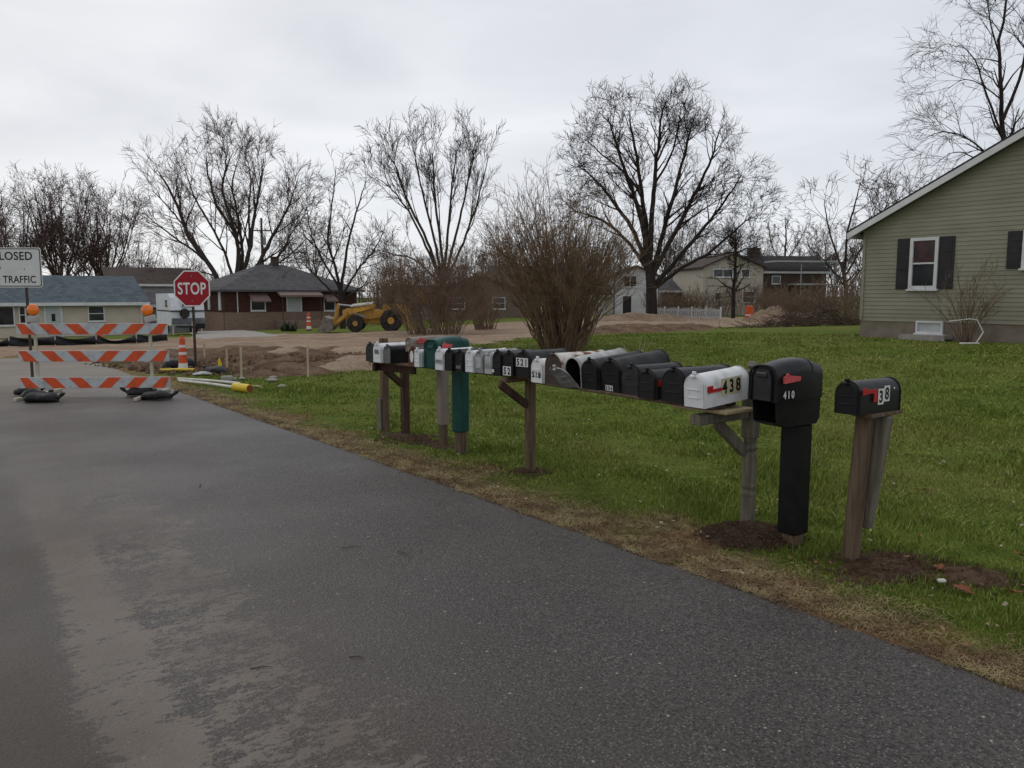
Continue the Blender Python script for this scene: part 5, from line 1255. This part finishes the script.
# ------------------------------------------------------------------ signs
def stop_sign():
    p = at(195.5, 366.5, 18.0); p.z = T(p.x, p.y); root = thing('stop_sign', 'red octagonal stop sign on a dark steel post', 'stop sign', tuple(p), .02)
    zt = at(191, 288.5, 18.0).z-p.z; R_ = .405; 
    oc = lambda r: [(r*math.cos(math.pi/8+i*math.pi/4)/math.cos(math.pi/8), zt+r*math.sin(math.pi/8+i*math.pi/4)/math.cos(math.pi/8)) for i in range(8)]
    s = MB(); s.prism(oc(R_), -.004, 0, 0); s.prism(oc(R_*.93), -.0065, -.0042, 1); s.build('sign_plate', [M['signletter'], M['signred']], root)
    text('lettering', 'STOP', .37, M['signletter'], root, Matrix.Translation((0, -.0085, zt)) @ FRONT, .70, .018)
    MB().box((0, .018, (zt+.35)/2-.1), (.055, .03, zt+.35+.2), bev=.003).build('post', M['steel'], root)
    b_ = MB(); 
    for z in (zt-.28, zt+.28): b_.lathe([(.012, 0), (.012, .006)], 8, c=(0, -.0066, z), mx=Matrix.Rotation(math.pi/2, 3, 'X'))
    b_.build('bolts', M['galv'], root)
stop_sign()
def closed_sign():
    D_ = 15.2; p = at(32, 378, D_); p.z = T(p.x, p.y); root = thing('closed_sign', 'white road closed to thru traffic sign on dark posts', 'road sign', tuple(p), .03)
    z1 = at(28, 247.5, D_).z-p.z; z0 = at(28, 287.5, D_).z-p.z; xr = at(41.6, 267, D_).x-p.x; w = 1.53; xl = xr-w; h = z1-z0
    def rr(x0, x1, za, zb, r):
        o = []
        for cx, cz, a0 in ((x1-r, zb-r, 0), (x0+r, zb-r, 90), (x0+r, za+r, 180), (x1-r, za+r, 270)):
            for i in range(6): a = R(a0+i*18); o.append((cx+r*math.cos(a), cz+r*math.sin(a)))
        return o
    s = MB(); s.prism(rr(xl, xr, z0, z1, .05), -.004, 0, 0); s.prism(rr(xl+.018, xr-.018, z0+.018, z1-.018, .045), -.0058, -.0042, 1); s.prism(rr(xl+.034, xr-.034, z0+.034, z1-.034, .035), -.0076, -.006, 0)
    s.build('sign_plate', [M['signwhite'], M['signblack_boxshade']], root)
    cx = (xl+xr)/2
    text('lettering', 'ROAD CLOSED', .215, M['signblack_boxshade'], root, Matrix.Translation((xr-.165, -.0088, z0+h*.79)) @ FRONT, .945, .016, right=True)
    text('lettering', 'TO', .15, M['signblack_boxshade'], root, Matrix.Translation((cx-.09, -.0088, z0+h*.50)) @ FRONT, .80, .012)
    text('lettering', 'THRU TRAFFIC', .19, M['signblack_boxshade'], root, Matrix.Translation((xr-.124, -.0088, z0+h*.205)) @ FRONT, .84, .014, right=True)
    for x in (0, xl+xr-0): MB().box((x, .018, (z0+h*.9)/2-.1), (.045, .03, z0+h*.9+.2), bev=.003).build('post', M['steel'], root)
    MB().lathe([(.010, 0), (.010, .004)], 8, c=(0, -.0078, z0+h*.46), mx=Matrix.Rotation(math.pi/2, 3, 'X')).lathe([(.010, 0), (.010, .004)], 8, c=(xl+xr, -.0078, z0+h*.46), mx=Matrix.Rotation(math.pi/2, 3, 'X')).build('bolts', M['steel'], root)
closed_sign()
# ------------------------------------------------------------------ cones, drum, stakes, site litter
def channelizer(label, p, H_, r=.06, cap=True):
    root = thing('traffic_cone', label, 'traffic cone', tuple(p)); k = H_
    MB().lathe([(.20, 0), (.20, .03), (.12, .06), (.11, .06)], 8).build('rubber_base', M['rubber'], root)
    b = MB(); zs = [.06, .10, .28, .40, .54, .62, .76, .84, .93, 1.0]
    prof = [(r*1.35-(r*.55)*((z-.06)/.94)) for z in zs]
    segs = [(0, 1, 0), (1, 2, 1), (2, 3, 0), (3, 4, 0), (4, 5, 1), (5, 6, 0), (6, 7, 1), (7, 8, 0), (8, 9, 0)]
    for i, j, mi in segs: b.lathe([(prof[i]+(.003 if mi else 0), zs[i]*k), (prof[j]+(.003 if mi else 0), zs[j]*k)], 14, mi)
    b.build('cone', [M['orange'], M['stickerw']], root)
    if cap: MB().lathe([(r*.8, k), (r*.8, k+.02), (r*.45, k+.045), (r*.5, k+.08), (r*.2, k+.09)], 12).build('handle', M['orange'], root)
    return root
p = gr_(183.5, 372); channelizer('tall thin orange and white traffic cone beside the stop sign', p, .72, .075)
p = gr_(309, 334); p = at(309, 332, 46); p.z = T(p.x, p.y)+.05; channelizer('orange and white traffic cone on the lawn of the brick house', p, .95, .11)
p = at(101, 347, 33); p.z = T(p.x, p.y)+.03
rt = thing('small_cone', 'small plain orange cone at the foot of the black silt fence', 'traffic cone', tuple(p))
MB().box((0, 0, .02), (.36, .36, .03), bev=.01).lathe([(.15, .035), (.14, .05), (.055, .44), (.045, .46)], 14).build('cone', M['orange'], rt)
p = at(749, 323, 55); p.z = T(p.x, p.y)+.1; dr = thing('traffic_drum', 'orange construction drum beside the dirt piles', 'drum', tuple(p))
MB().lathe([(.40, 0), (.40, .05), (.33, .08)], 14).build('rubber_base', M['rubber'], dr); d_ = MB()
for i, (a_, b2, mi) in enumerate(((.06, .32, 0), (.32, .40, 1), (.40, .95, 0))): d_.lathe([(.30-.02*i, a_), (.30-.02*i, b2)], 16, mi)
d_.lathe([(.25, .95), (.12, 1.0)], 16, 0); d_.build('drum', [M['orange'], M['stickerw']], dr)
def stake(label, px, py, ptop, lean=0, grp='survey stakes around the dug soil'):
    p = gr_(px, py); H_ = (py-ptop)/790*p.y; o = MB().beam((0, 0, -.1), (lean, 0, H_), .042, .022, bev=.002)
    ob = o.build('survey_stake', M['stake'], None, loc=(p.x, p.y, p.z+.02)); tag(ob, label, 'stake', grp); return ob
for px, py, pt, lb in ((204.5, 362, 344, 'pale wooden survey stake just right of the stop sign'), (227, 371, 350, 'wooden survey stake left of the lone stake with a tag'), (241.5, 379, 348, 'wooden survey stake with a ragged top in front of the dug soil'),
                   (308, 377, 346, 'wooden survey stake standing before the dark dug soil'), (372, 371, 358, 'short pale stake at the left end of the mailbox rack')):
    stake(lb, px, py, pt, .01)
# silt fence: stakes with sagging black cloth
def silt():
    pts = [(-40, 345), (3, 343), (50, 345), (57, 345), (100, 344), (135, 342), (167, 343), (173, 345)]
    P_ = []
    for px, py in ((-60, 350), (-20, 349), (10, 348), (56, 347), (97, 346), (137, 344.5), (168, 342)):
        a = gr_(px, py); a.z = T(a.x, a.y)+.05; P_.append(a)
    root = thing('silt_fence', 'sagging black cloth silt fence on short stakes before the cream house', 'silt fence', tuple(P_[0])); l = P_[0]
    vs = []; fs = []; n = 16; rows = 5
    for s_ in range(len(P_)-1):
        for i in range(n+(s_ == len(P_)-2)):
            f = i/n; q = P_[s_].lerp(P_[s_+1], f); sag = math.sin(math.pi*f)*(.16+.08*math.sin(s_*2))
            for r_ in range(rows):
                k = r_/(rows-1); z = (.36-sag)*k*(1 if k < 1 else 1); bil = .10*math.sin(k*5+f*6)+.15*math.sin(math.pi*f)*k
                vs.append((q.x-l.x+bil*.2, q.y-l.y-bil, q.z-l.z+z+.01))
    cols = len(vs)//rows; fs = [(c_*rows+r_, (c_+1)*rows+r_, (c_+1)*rows+r_+1, c_*rows+r_+1) for c_ in range(cols-1) for r_ in range(rows-1)]
    o = mesh_np('cloth', np.array(vs), np.array(fs), M['cloth'], root, True); md = o.modifiers.new('thick', 'SOLIDIFY'); md.thickness = .006
    for q in P_: MB().beam((q.x-l.x, q.y-l.y-.03, q.z-l.z-.05), (q.x-l.x, q.y-l.y-.03, q.z-l.z+.52), .04, .03).build('fence_stake', M['stake'], root)
silt()
# items on the verge by the stop sign
def lay(name, label, cat, a, b, r, m, n=8, z=.02, grp=None):
    A_, B_ = gr_(*a), gr_(*b); o = MB().tube([(0, 0, 0), ((B_.x-A_.x)*.5, (B_.y-A_.y)*.5, .01), (B_.x-A_.x, B_.y-A_.y, B_.z-A_.z)], r, n).build(name, M[m], None, loc=(A_.x, A_.y, A_.z+r+z)); return tag(o, label, cat, grp)
lay('white_pole', 'rear white pole lying in the grass by the road', 'pole', (178, 381), (240, 386), .025, 'pvc', grp='white poles lying in the grass')
lay('white_pole', 'front white pole lying in the grass by the road', 'pole', (179, 382.8), (236, 390), .025, 'pvc', grp='white poles lying in the grass')
lay('lath', 'thin tan lath lying in the grass past the yellow pipe', 'lath', (250, 388), (262, 389), .015, 'stake')
A_, B_ = gr_(235, 391), gr_(250, 393)
cy = thing('yellow_pipe', 'short yellow pipe section lying in the grass', 'pipe', (A_.x, A_.y, A_.z+.075)); dv = B_-A_
MB().tube([(0, 0, 0), tuple(dv)], .075, 16).build('pipe_wall', M['yplastic'], cy, smooth=True); MB().tube([tuple(dv*.98), tuple(dv*1.03)], .062, 16).build('pipe_bore', M['leaf'], cy)
MB().tube([tuple(dv*-.06), tuple(dv*.02)], .05, 16).build('pipe_end', M['signblack_boxshade'], cy)
p = gr_(216, 374.5); blob('sandbag', 'black sandbag lying in the grass right of the stop sign', 'sandbag', (p.x, p.y, p.z+.01), (.62, .34, .17), math.pi-.55, 'sandbag', True, None, 3)
p = gr_(175, 371); blob('sandbag', 'black sandbag lying behind the tall thin cone', 'sandbag', (p.x, p.y+.3, p.z+.01), (.8, .4, .26), .2, 'sandbag', False, None, 5)
p = gr_(203, 375.5); blob('plastic_wrap', 'crumpled pale plastic sheet in the grass beside the stop sign post', 'plastic sheet', (p.x, p.y, p.z+.01), (.46, .3, .07), .2, 'gwhite', False, None, 8)
lay('yellow_hose', 'yellow hose lying flat at the foot of the stop sign', 'hose', (160, 373), (199, 372.4), .03, 'yplastic', z=.03)
p = gr_(213, 374); 
tag(MB().prism([(-.05, .0), (.0, .0), (.035, .13), (.0, .26), (-.03, .28), (-.045, .16)], -.008, .008).build('yellow_flag', M['yplastic'], None, loc=(p.x-.02, p.y+.5, p.z+.03)), 'small yellow marker flag behind the sandbag in the grass', 'marker flag')
p = gr_(227, 382); bl = tag(MB().box((0, 0, .06), (.22, .16, .12), bev=.02).box((.13, .03, .045), (.10, .12, .07), bev=.02).build('concrete_block', M['concrete'], None, loc=tuple(p), rotz=.3), 'broken pale concrete block in the grass by the white poles', 'concrete block')
for i, (px, py, lb) in enumerate(((272, 382, 'pale stone lying in the grass right of the yellow pipe'), (282, 388, 'flat pale stone in the grass nearest the road'), (242, 380, 'small pale stone at the foot of the ragged stake'), (147, 366, 'pale rock behind the right end of the barricade'), (273, 379, 'small pale rock before the dug soil'))):
    p = gr_(px, py); k = .07 if i else .09; o = MB().lathe([(.02, 0), (.9*k, .1*k), (1.0*k, .5*k), (.6*k, .9*k), (.02, k)], 7).build('stone', M['concrete'], None, loc=(p.x, p.y, p.z+.015), rotz=i); o.scale = (1.4, 1, .7 if i != 3 else 1.8); tag(o, lb, 'stone')
# yucca in the brick house yard
p = at(289, 333, 47); p.z = T(p.x, p.y)+.02; yu = thing('yucca', 'spiky dark yucca plant in the yard of the brick house', 'plant', tuple(p)); y_ = MB()
for i in range(70):
    a = rng.uniform(0, 6.28); k = rng.uniform(.25, 1.0); L_ = .85*rng.uniform(.7, 1.1); c_, s_ = math.cos(a), math.sin(a); q0 = Vector((c_*.05+rng.uniform(-.45, .45), s_*.05, 0)); q1 = q0+Vector((c_*L_*k, s_*L_*k, L_*(1.15-k*.8))); w_ = Vector((-s_, c_, 0))*.03
    y_.add([q0-w_, q0+w_, (q0+q1)/2+w_*1.2+Vector((0, 0, .05)), q1, (q0+q1)/2-w_*1.2+Vector((0, 0, .05))], [(0, 1, 2, 3, 4)])
y_.build('leaves', M['yucca'], yu)
p = at(176.5+15, 335, 46)
# ------------------------------------------------------------------ backhoe loader
def loader():
    D_ = 42; p = at(357, 336, D_); g = T(p.x, p.y)+.05; k = D_/790
    root = thing('backhoe_loader', 'yellow backhoe loader with its bucket lowered in the dirt street', 'loader', (p.x, p.y, g), math.pi+.10); root.scale = (.9, .9, .95)
    # local +x is forward (towards the bucket, left in the photo); wheels touch z=0
    def wheel(x, y, r, w):
        t_ = MB().lathe([(r*.55, -w/2), (r*.86, -w/2), (r, -w*.38), (r, w*.38), (r*.86, w/2), (r*.55, w/2)], 24, c=(x, y, r), mx=Matrix.Rotation(math.pi/2, 3, 'X'))
        for i in range(20):
            a = 2*math.pi*i/20; m_ = Matrix.Rotation(-a, 3, 'Y'); t_.box(Vector((x, y, r))+m_ @ Vector((0, 0, r)), (.05, w*.8, .05), 0, m_)
        o = t_.build('wheel', M['rubber'], root)
        MB().lathe([(.05, -w*.53), (r*.30, -w*.54), (r*.34, -w*.25), (r*.56, -w*.30), (r*.56, w*.30), (r*.34, w*.35), (r*.30, w*.54), (.05, w*.53)], 20, c=(x, y, r), mx=Matrix.Rotation(math.pi/2, 3, 'X')).build('rim', M['yellow'], o)
    # camera sees the side at local +y (rotated by pi)
    for y in (.85, -.85): wheel(0, y, .47, .32); wheel(-2.05, y, .62, .42)
    ch = MB().box((-1.1, 0, .62), (3.3, .55, .35), bev=.03).box((0, 0, .47), (.2, 1.4, .16), bev=.02).box((-2.2, 0, .74), (.25, 1.5, .2), bev=.02); ch.build('chassis', M['yellow'], root)
    h_ = MB().prism([(.75, .70), (.78, 1.15), (.55, 1.28), (-1.0, 1.42), (-1.0, .70)], -.42, .42); h_.build('hood', M['yellow'], root)
    MB().box((.785, 0, 1.05), (.02, .6, .5)).build('grille', M['signblack_boxshade'], root)
    MB().prism([(-1.0, .75), (-1.0, 1.25), (-1.5, 1.15), (-1.6, 1.5), (-2.9, 1.5), (-2.9, .75)], -.55, .55).build('operator_deck', M['yellow'], root)
    MB().box((-1.9, 0, 1.65), (.5, .5, .14), bev=.03).box((-2.15, 0, 1.95), (.12, .5, .6), bev=.03).build('seat', M['signblack_boxshade'], root)
    for x in (-1.25, -2.75):
        for y in (-.65, .65): MB().beam((x, y, 1.3), (x, y, 2.62), .08, .08).build('canopy_post', M['steel'], root)
    MB().box((-2.0, 0, 2.67), (1.9, 1.6, .09), bev=.02).build('canopy', M['paleplank'], root)
    for y in (-.62, .62):
        a = MB().beam((-1.05, y, 1.42), (.45, y, 1.02), .14, .20).beam((.40, y, 1.08), (1.25, y, .40), .14, .18); a.build('loader_arm', M['yellow'], root)
        MB().beam((-.6, y, .8), (.45, y, 1.15), .09, .09).build('cylinder', M['galv'], root)
        MB().beam((1.30, y*.7, .35), (1.02, y*.7, 1.55), .11, .12).build('tilt_lever', M['yellow'], root)
        MB().tube([(-.2, y*.7, 1.38), (1.0, y*.7, 1.48)], .045, 8).build('cylinder', M['galv'], root)
    MB().tube([(-.95, .35, 1.54), (.3, .5, 1.40)], .05, 8).tube([(-1.0, .25, 1.60), (.2, .36, 1.47)], .05, 8).build('pipe_bundle', M['pvc'], root)
    # bucket: curved shell opening forward
    prof = [(2.15, .02), (1.55, .0), (1.28, .12), (1.22, .42), (1.35, .72), (1.75, .86)]; inn = [(1.75, .82), (1.40, .68), (1.28, .42), (1.33, .17), (1.57, .05), (2.15, .045)]
    bk = MB().prism(prof+inn, -1.1, 1.1)
    for y in (-1.1, 1.1): bk.prism(prof, y-.02, y+.02)
    bo = bk.build('bucket', M['bucketm'], root)
    for i in range(6): MB().beam((2.12, -1.0+i*.4, .035), (2.28, -1.0+i*.4, .03), .07, .03).build('tooth', M['bucketm'], bo)
    # rear digging boom
    MB().beam((-3.0, 0, .9), (-3.3, 0, 2.6), .22, .3).build('boom', M['yellow'], root); MB().beam((-3.3, 0, 2.6), (-4.2, 0, 1.5), .18, .24).build('dipper', M['yellow'], root)
    MB().prism([(-4.1, 1.55), (-4.5, 1.3), (-4.45, .8), (-4.0, .75), (-4.05, 1.1)], -.3, .3).build('digging_bucket', M['bucketm'], root)
    for y in (-.9, .9): MB().beam((-2.9, y*.5, .9), (-3.1, y, .15), .12, .12).build('stabiliser', M['yellow'], root)
    MB().tube([(-.2, .2, 1.6), (-.2, .2, 2.25)], .05, 8).build('exhaust', M['steel'], root)
loader()
# ------------------------------------------------------------------ trailer
def trailer():
    D_ = 44; p = at(189, 336, D_); g = T(p.x, p.y)+.03; root = thing('travel_trailer', 'white travel trailer with a dark stripe parked behind the stop sign', 'trailer', (p.x, p.y, g), .60); root.scale = (.88, .88, .93)
    w = 2.0; z0 = .55; z1 = 2.45
    MB().prism([(0, z0+.2), (.12, z0), (4.6, z0), (4.6, z1), (.55, z1), (.25, z1-.25), (.02, z1-.95)], -w/2, w/2, axis='x').build('body', M['trailerw'], root)
    MB().box((0, -.035, z0+.27), (w-.05, .06, .34), bev=.02).build('rock_guard', M['trailerg'], root)
    MB().box((0, -.05, z0+.86), (w+.06, .06, .07)).box((-w/2-.012, 2.2, z0+.86), (.02, 4.3, .07)).build('stripe', M['signblack_boxshade'], root)
    wn = MB().box((0, .02, z1-.58), (.8, .16, .44), bev=.02).build('window', M['trim'], root); MB().box((0, -.07, z1-.58), (.68, .02, .32)).build('pane', M['glass'], wn)
    wn = MB().box((-w/2-.01, 1.2, z1-.6), (.04, .7, .5), bev=.01).build('window', M['trim'], root); MB().box((-w/2-.035, 1.2, z1-.6), (.015, .6, .4)).build('pane', M['glass'], wn)
    sp_ = MB().lathe([(.14, -.08), (.26, -.09), (.30, 0), (.26, .09), (.14, .08)], 20, c=(-.25, -.22, z0+.72), mx=Matrix.Rotation(math.pi/2, 3, 'X')).build('spare_wheel', M['rubber'], root); MB().lathe([(.02, -.05), (.15, -.06), (.15, .05), (.02, .05)], 14, c=(-.25, -.24, z0+.72), mx=Matrix.Rotation(math.pi/2, 3, 'X')).build('rim', M['trim'], sp_)
    for x in (-w/2+.12, w/2-.12):
        for y in (2.2, 3.0): MB().lathe([(.18, -.1), (.33, -.1), (.34, 0), (.33, .1), (.18, .1)], 18, c=(x, y, .34), mx=Matrix.Rotation(math.pi/2, 3, 'Y')).build('wheel', M['rubber'], root)
    MB().beam((-.7, 0, .5), (0, -1.2, .48), .08, .12).beam((.7, 0, .5), (0, -1.2, .48), .08, .12).build('hitch', M['signblack_boxshade'], root); MB().tube([(0, -1.1, 0), (0, -1.1, .85)], .04, 8).build('jack', M['pvc'], root)
    MB().box((.6, -.5, .52), (.5, .3, .3), bev=.02).build('battery_box', M['signblack_boxshade'], root)
    for x in (-.85, .85): MB().tube([(x, .3, 0), (x, .3, z0)], .04, 6).build('stand', M['pvc'], root)
trailer()
# ------------------------------------------------------------------ brush pile, dirt piles, debris by the olive house
def pile(name, label, px, py, D_, rx, ry, h, m, seed):
    c_ = at(px, py, D_); c_.z = 0; o = mound(name, c_, rx, ry, h, M[m], seed, 30, 1.6); del o['kind']; tag(o, label, 'dirt pile'); return o
pile('dirt_pile', 'tan dirt pile right of the orange drum', 772, 325, 50, 2.0, 1.3, 1.0, 'dirt', 3)
pile('dirt_pile', 'low grey dirt pile right of the tan one', 801, 326, 52, 1.9, 1.1, .65, 'tansoil', 5)
pile('dirt_pile', 'long low brown dirt pile beneath the huge tree', 640, 325, 52, 5.5, 1.2, .6, 'dirt', 8)
def brush():
    c_ = at(815, 328, 36); c_.z = T(c_.x, c_.y); polys = []
    for i in range(900):
        x = rng.normal(0, 1.7); y = rng.normal(0, .9); hh = max(.03, .75*math.exp(-(x/1.9)**2)*(1+.3*math.sin(x*3))); z = rng.uniform(0, hh); a = rng.uniform(0, 6.28); L_ = rng.uniform(.2, .9)
        d = np.array([math.cos(a), math.sin(a), rng.normal(.1, .35)]); p0 = np.array([c_.x+x, c_.y+y, T(c_.x+x, c_.y+y)+z]); polys.append((np.array([p0, p0+d*L_*.5+rng.normal(0, .03, 3), p0+d*L_]), np.array([.016, .012, .006])*rng.uniform(.5, 1.3)))
    root = thing('brush_pile', 'low heap of cut brush and branches left of the olive house', 'brush pile', tuple(c_)); l = np.array(c_); tubes_mesh('branches', [(a-l, b) for a, b in polys], M['bark3'], root, 4)
brush()
for i, (px, D_, h_, w_, lb) in enumerate(((868, 38, 2.6, 1.5, 'tall brown thicket shrub at the corner of the olive house'), (838, 42, 2.4, 1.7, 'brown thicket shrub left of the corner thicket'), (806, 60, 2.2, 2.0, 'brown thicket shrub under the dark porch'),
                                 (762, 62, 2.4, 1.9, 'brown thicket shrub behind the orange drum'), (716, 66, 2.6, 2.2, 'brown thicket shrub behind the picket fence end'), (684, 68, 2.6, 2.4, 'brown thicket shrub behind the middle of the picket fence'), (515, 70, 3.2, 2.6, 'brown thicket shrub behind the fountain shaped one'),
                                 (398, 60, 3.4, 2.6, 'brown thicket behind the loader canopy'), (786, 50, 2.0, 1.6, 'brown thicket shrub between the two dirt piles'), (745, 72, 3.0, 2.2, 'brown thicket shrub against the beige house wall'), (660, 70, 2.4, 2.4, 'brown thicket shrub just right of the huge trunk'), (700, 67, 2.0, 2.4, 'brown thicket shrub left of the fence end'), (820, 50, 2.2, 1.8, 'brown thicket shrub behind the brush pile'), (852, 44, 3.0, 1.6, 'taller brown thicket shrub behind the curved limbed tree'), (800, 70, 3.2, 2.4, 'brown thicket shrub below the porch railing'), (778, 66, 2.6, 2.0, 'brown thicket shrub behind the tan dirt pile'), (455, 75, 4.2, 3.4, 'high brown thicket behind the tangled shrub'), (530, 80, 4.6, 3.6, 'high brown thicket far behind the fountain shaped shrub'), (590, 78, 4.0, 3.0, 'high brown thicket left of the white house'), (372, 66, 3.0, 2.6, 'brown thicket right of the brick house'))):
    b_ = at(px, 320, D_); b_.z = T(b_.x, b_.y)
    if i == 0: src = shrub('thicket_shrub', lb, b_, 2.6, 1.6, 70, M['shrub2'], .013, .9, (1.1, .7, .45), (2.0, 2.4, 3.2), .0085, group='brown thicket shrubs beyond the lawn')
    else: o = copy_tree(src); o['label'] = lb; o.location = b_; o.scale = (w_/1.6, w_/1.6, h_/2.6); o.rotation_euler.z = i*1.3
# ------------------------------------------------------------------ litter: fallen leaves and twigs
LG = 'fallen oak leaves on the lawn'
for i, (px, py, sc) in enumerate(((962, 598, 1.5), (1018, 560, 1.2), (1015, 600, 1.1), (926, 494, 1), (940, 575, .9))):
    p = gr_(px, py); b_ = MB(); n = 14; pts = []
    for k in range(n):
        a = 2*math.pi*k/n; r = .035*sc*(1.0 if k % 2 else .62)*(1.3 if abs(math.cos(a)) > .7 else .85); pts.append((r*math.cos(a), r*math.sin(a), .006*math.sin(a*2)))
    b_.add(pts+[(x, y, z-.002) for x, y, z in pts], [tuple(range(n)), tuple(range(2*n-1, n-1, -1))]+[(k, n+k, n+(k+1) % n, (k+1) % n) for k in range(n)])
    o = b_.build('dead_leaf', M['leaf'], None, loc=(p.x, p.y, p.z+.045), rot=(.3, .25, i)); tag(o, ['large rusty oak leaf near the lower right lawn edge', 'rusty oak leaf at the far right edge of the lawn', 'second rusty leaf at the right edge, lower down', 'rusty leaf on the lawn right of the number 38 posts', 'small rusty leaf above the large oak leaf'][i], 'leaf', LG)
p = gr_(941, 591); tag(MB().box((0, 0, .02), (.045, .03, .02), bev=.006).build('paper_scrap', M['litter'], None, loc=(p.x, p.y, p.z+.03)), 'white paper scrap on the bare soil by the large oak leaf', 'paper scrap')
p = gr_(757, 542-2); 
for i, (px, py, L_, a, lb) in enumerate(((200, 490, .16, 1.9, 'short black twig upright on the asphalt'), (262, 677, .10, .1, 'small dark stick on the asphalt lower left'), (405, 562, .18, -.9, 'bent twig in the middle of the asphalt'), (357, 668, .08, -.3, 'small curved twig on the asphalt below the bent one'), (677, 587, .06, .2, 'dark crumb of twig near the verge'), (352, 553, .12, .2, 'thin straight twig left of the bent one'), (728, 577, .09, .0, 'pale twig on the verge by the road edge'), (914, 661, .1, .1, 'dark twig at the verge lower right'))):
    p = gr_(px, py); d = Vector((math.cos(a), math.sin(a), 0)); o = MB().tube([-d*L_/2, d*L_*.1+Vector((.006, .009, .003)), d*L_/2], [.0028, .0022, .001], 6).build('twig', M['stake' if 'pale' in lb else 'twig'], None, loc=(p.x, p.y, p.z+.037)); tag(o, lb, 'twig', 'twigs on the road')
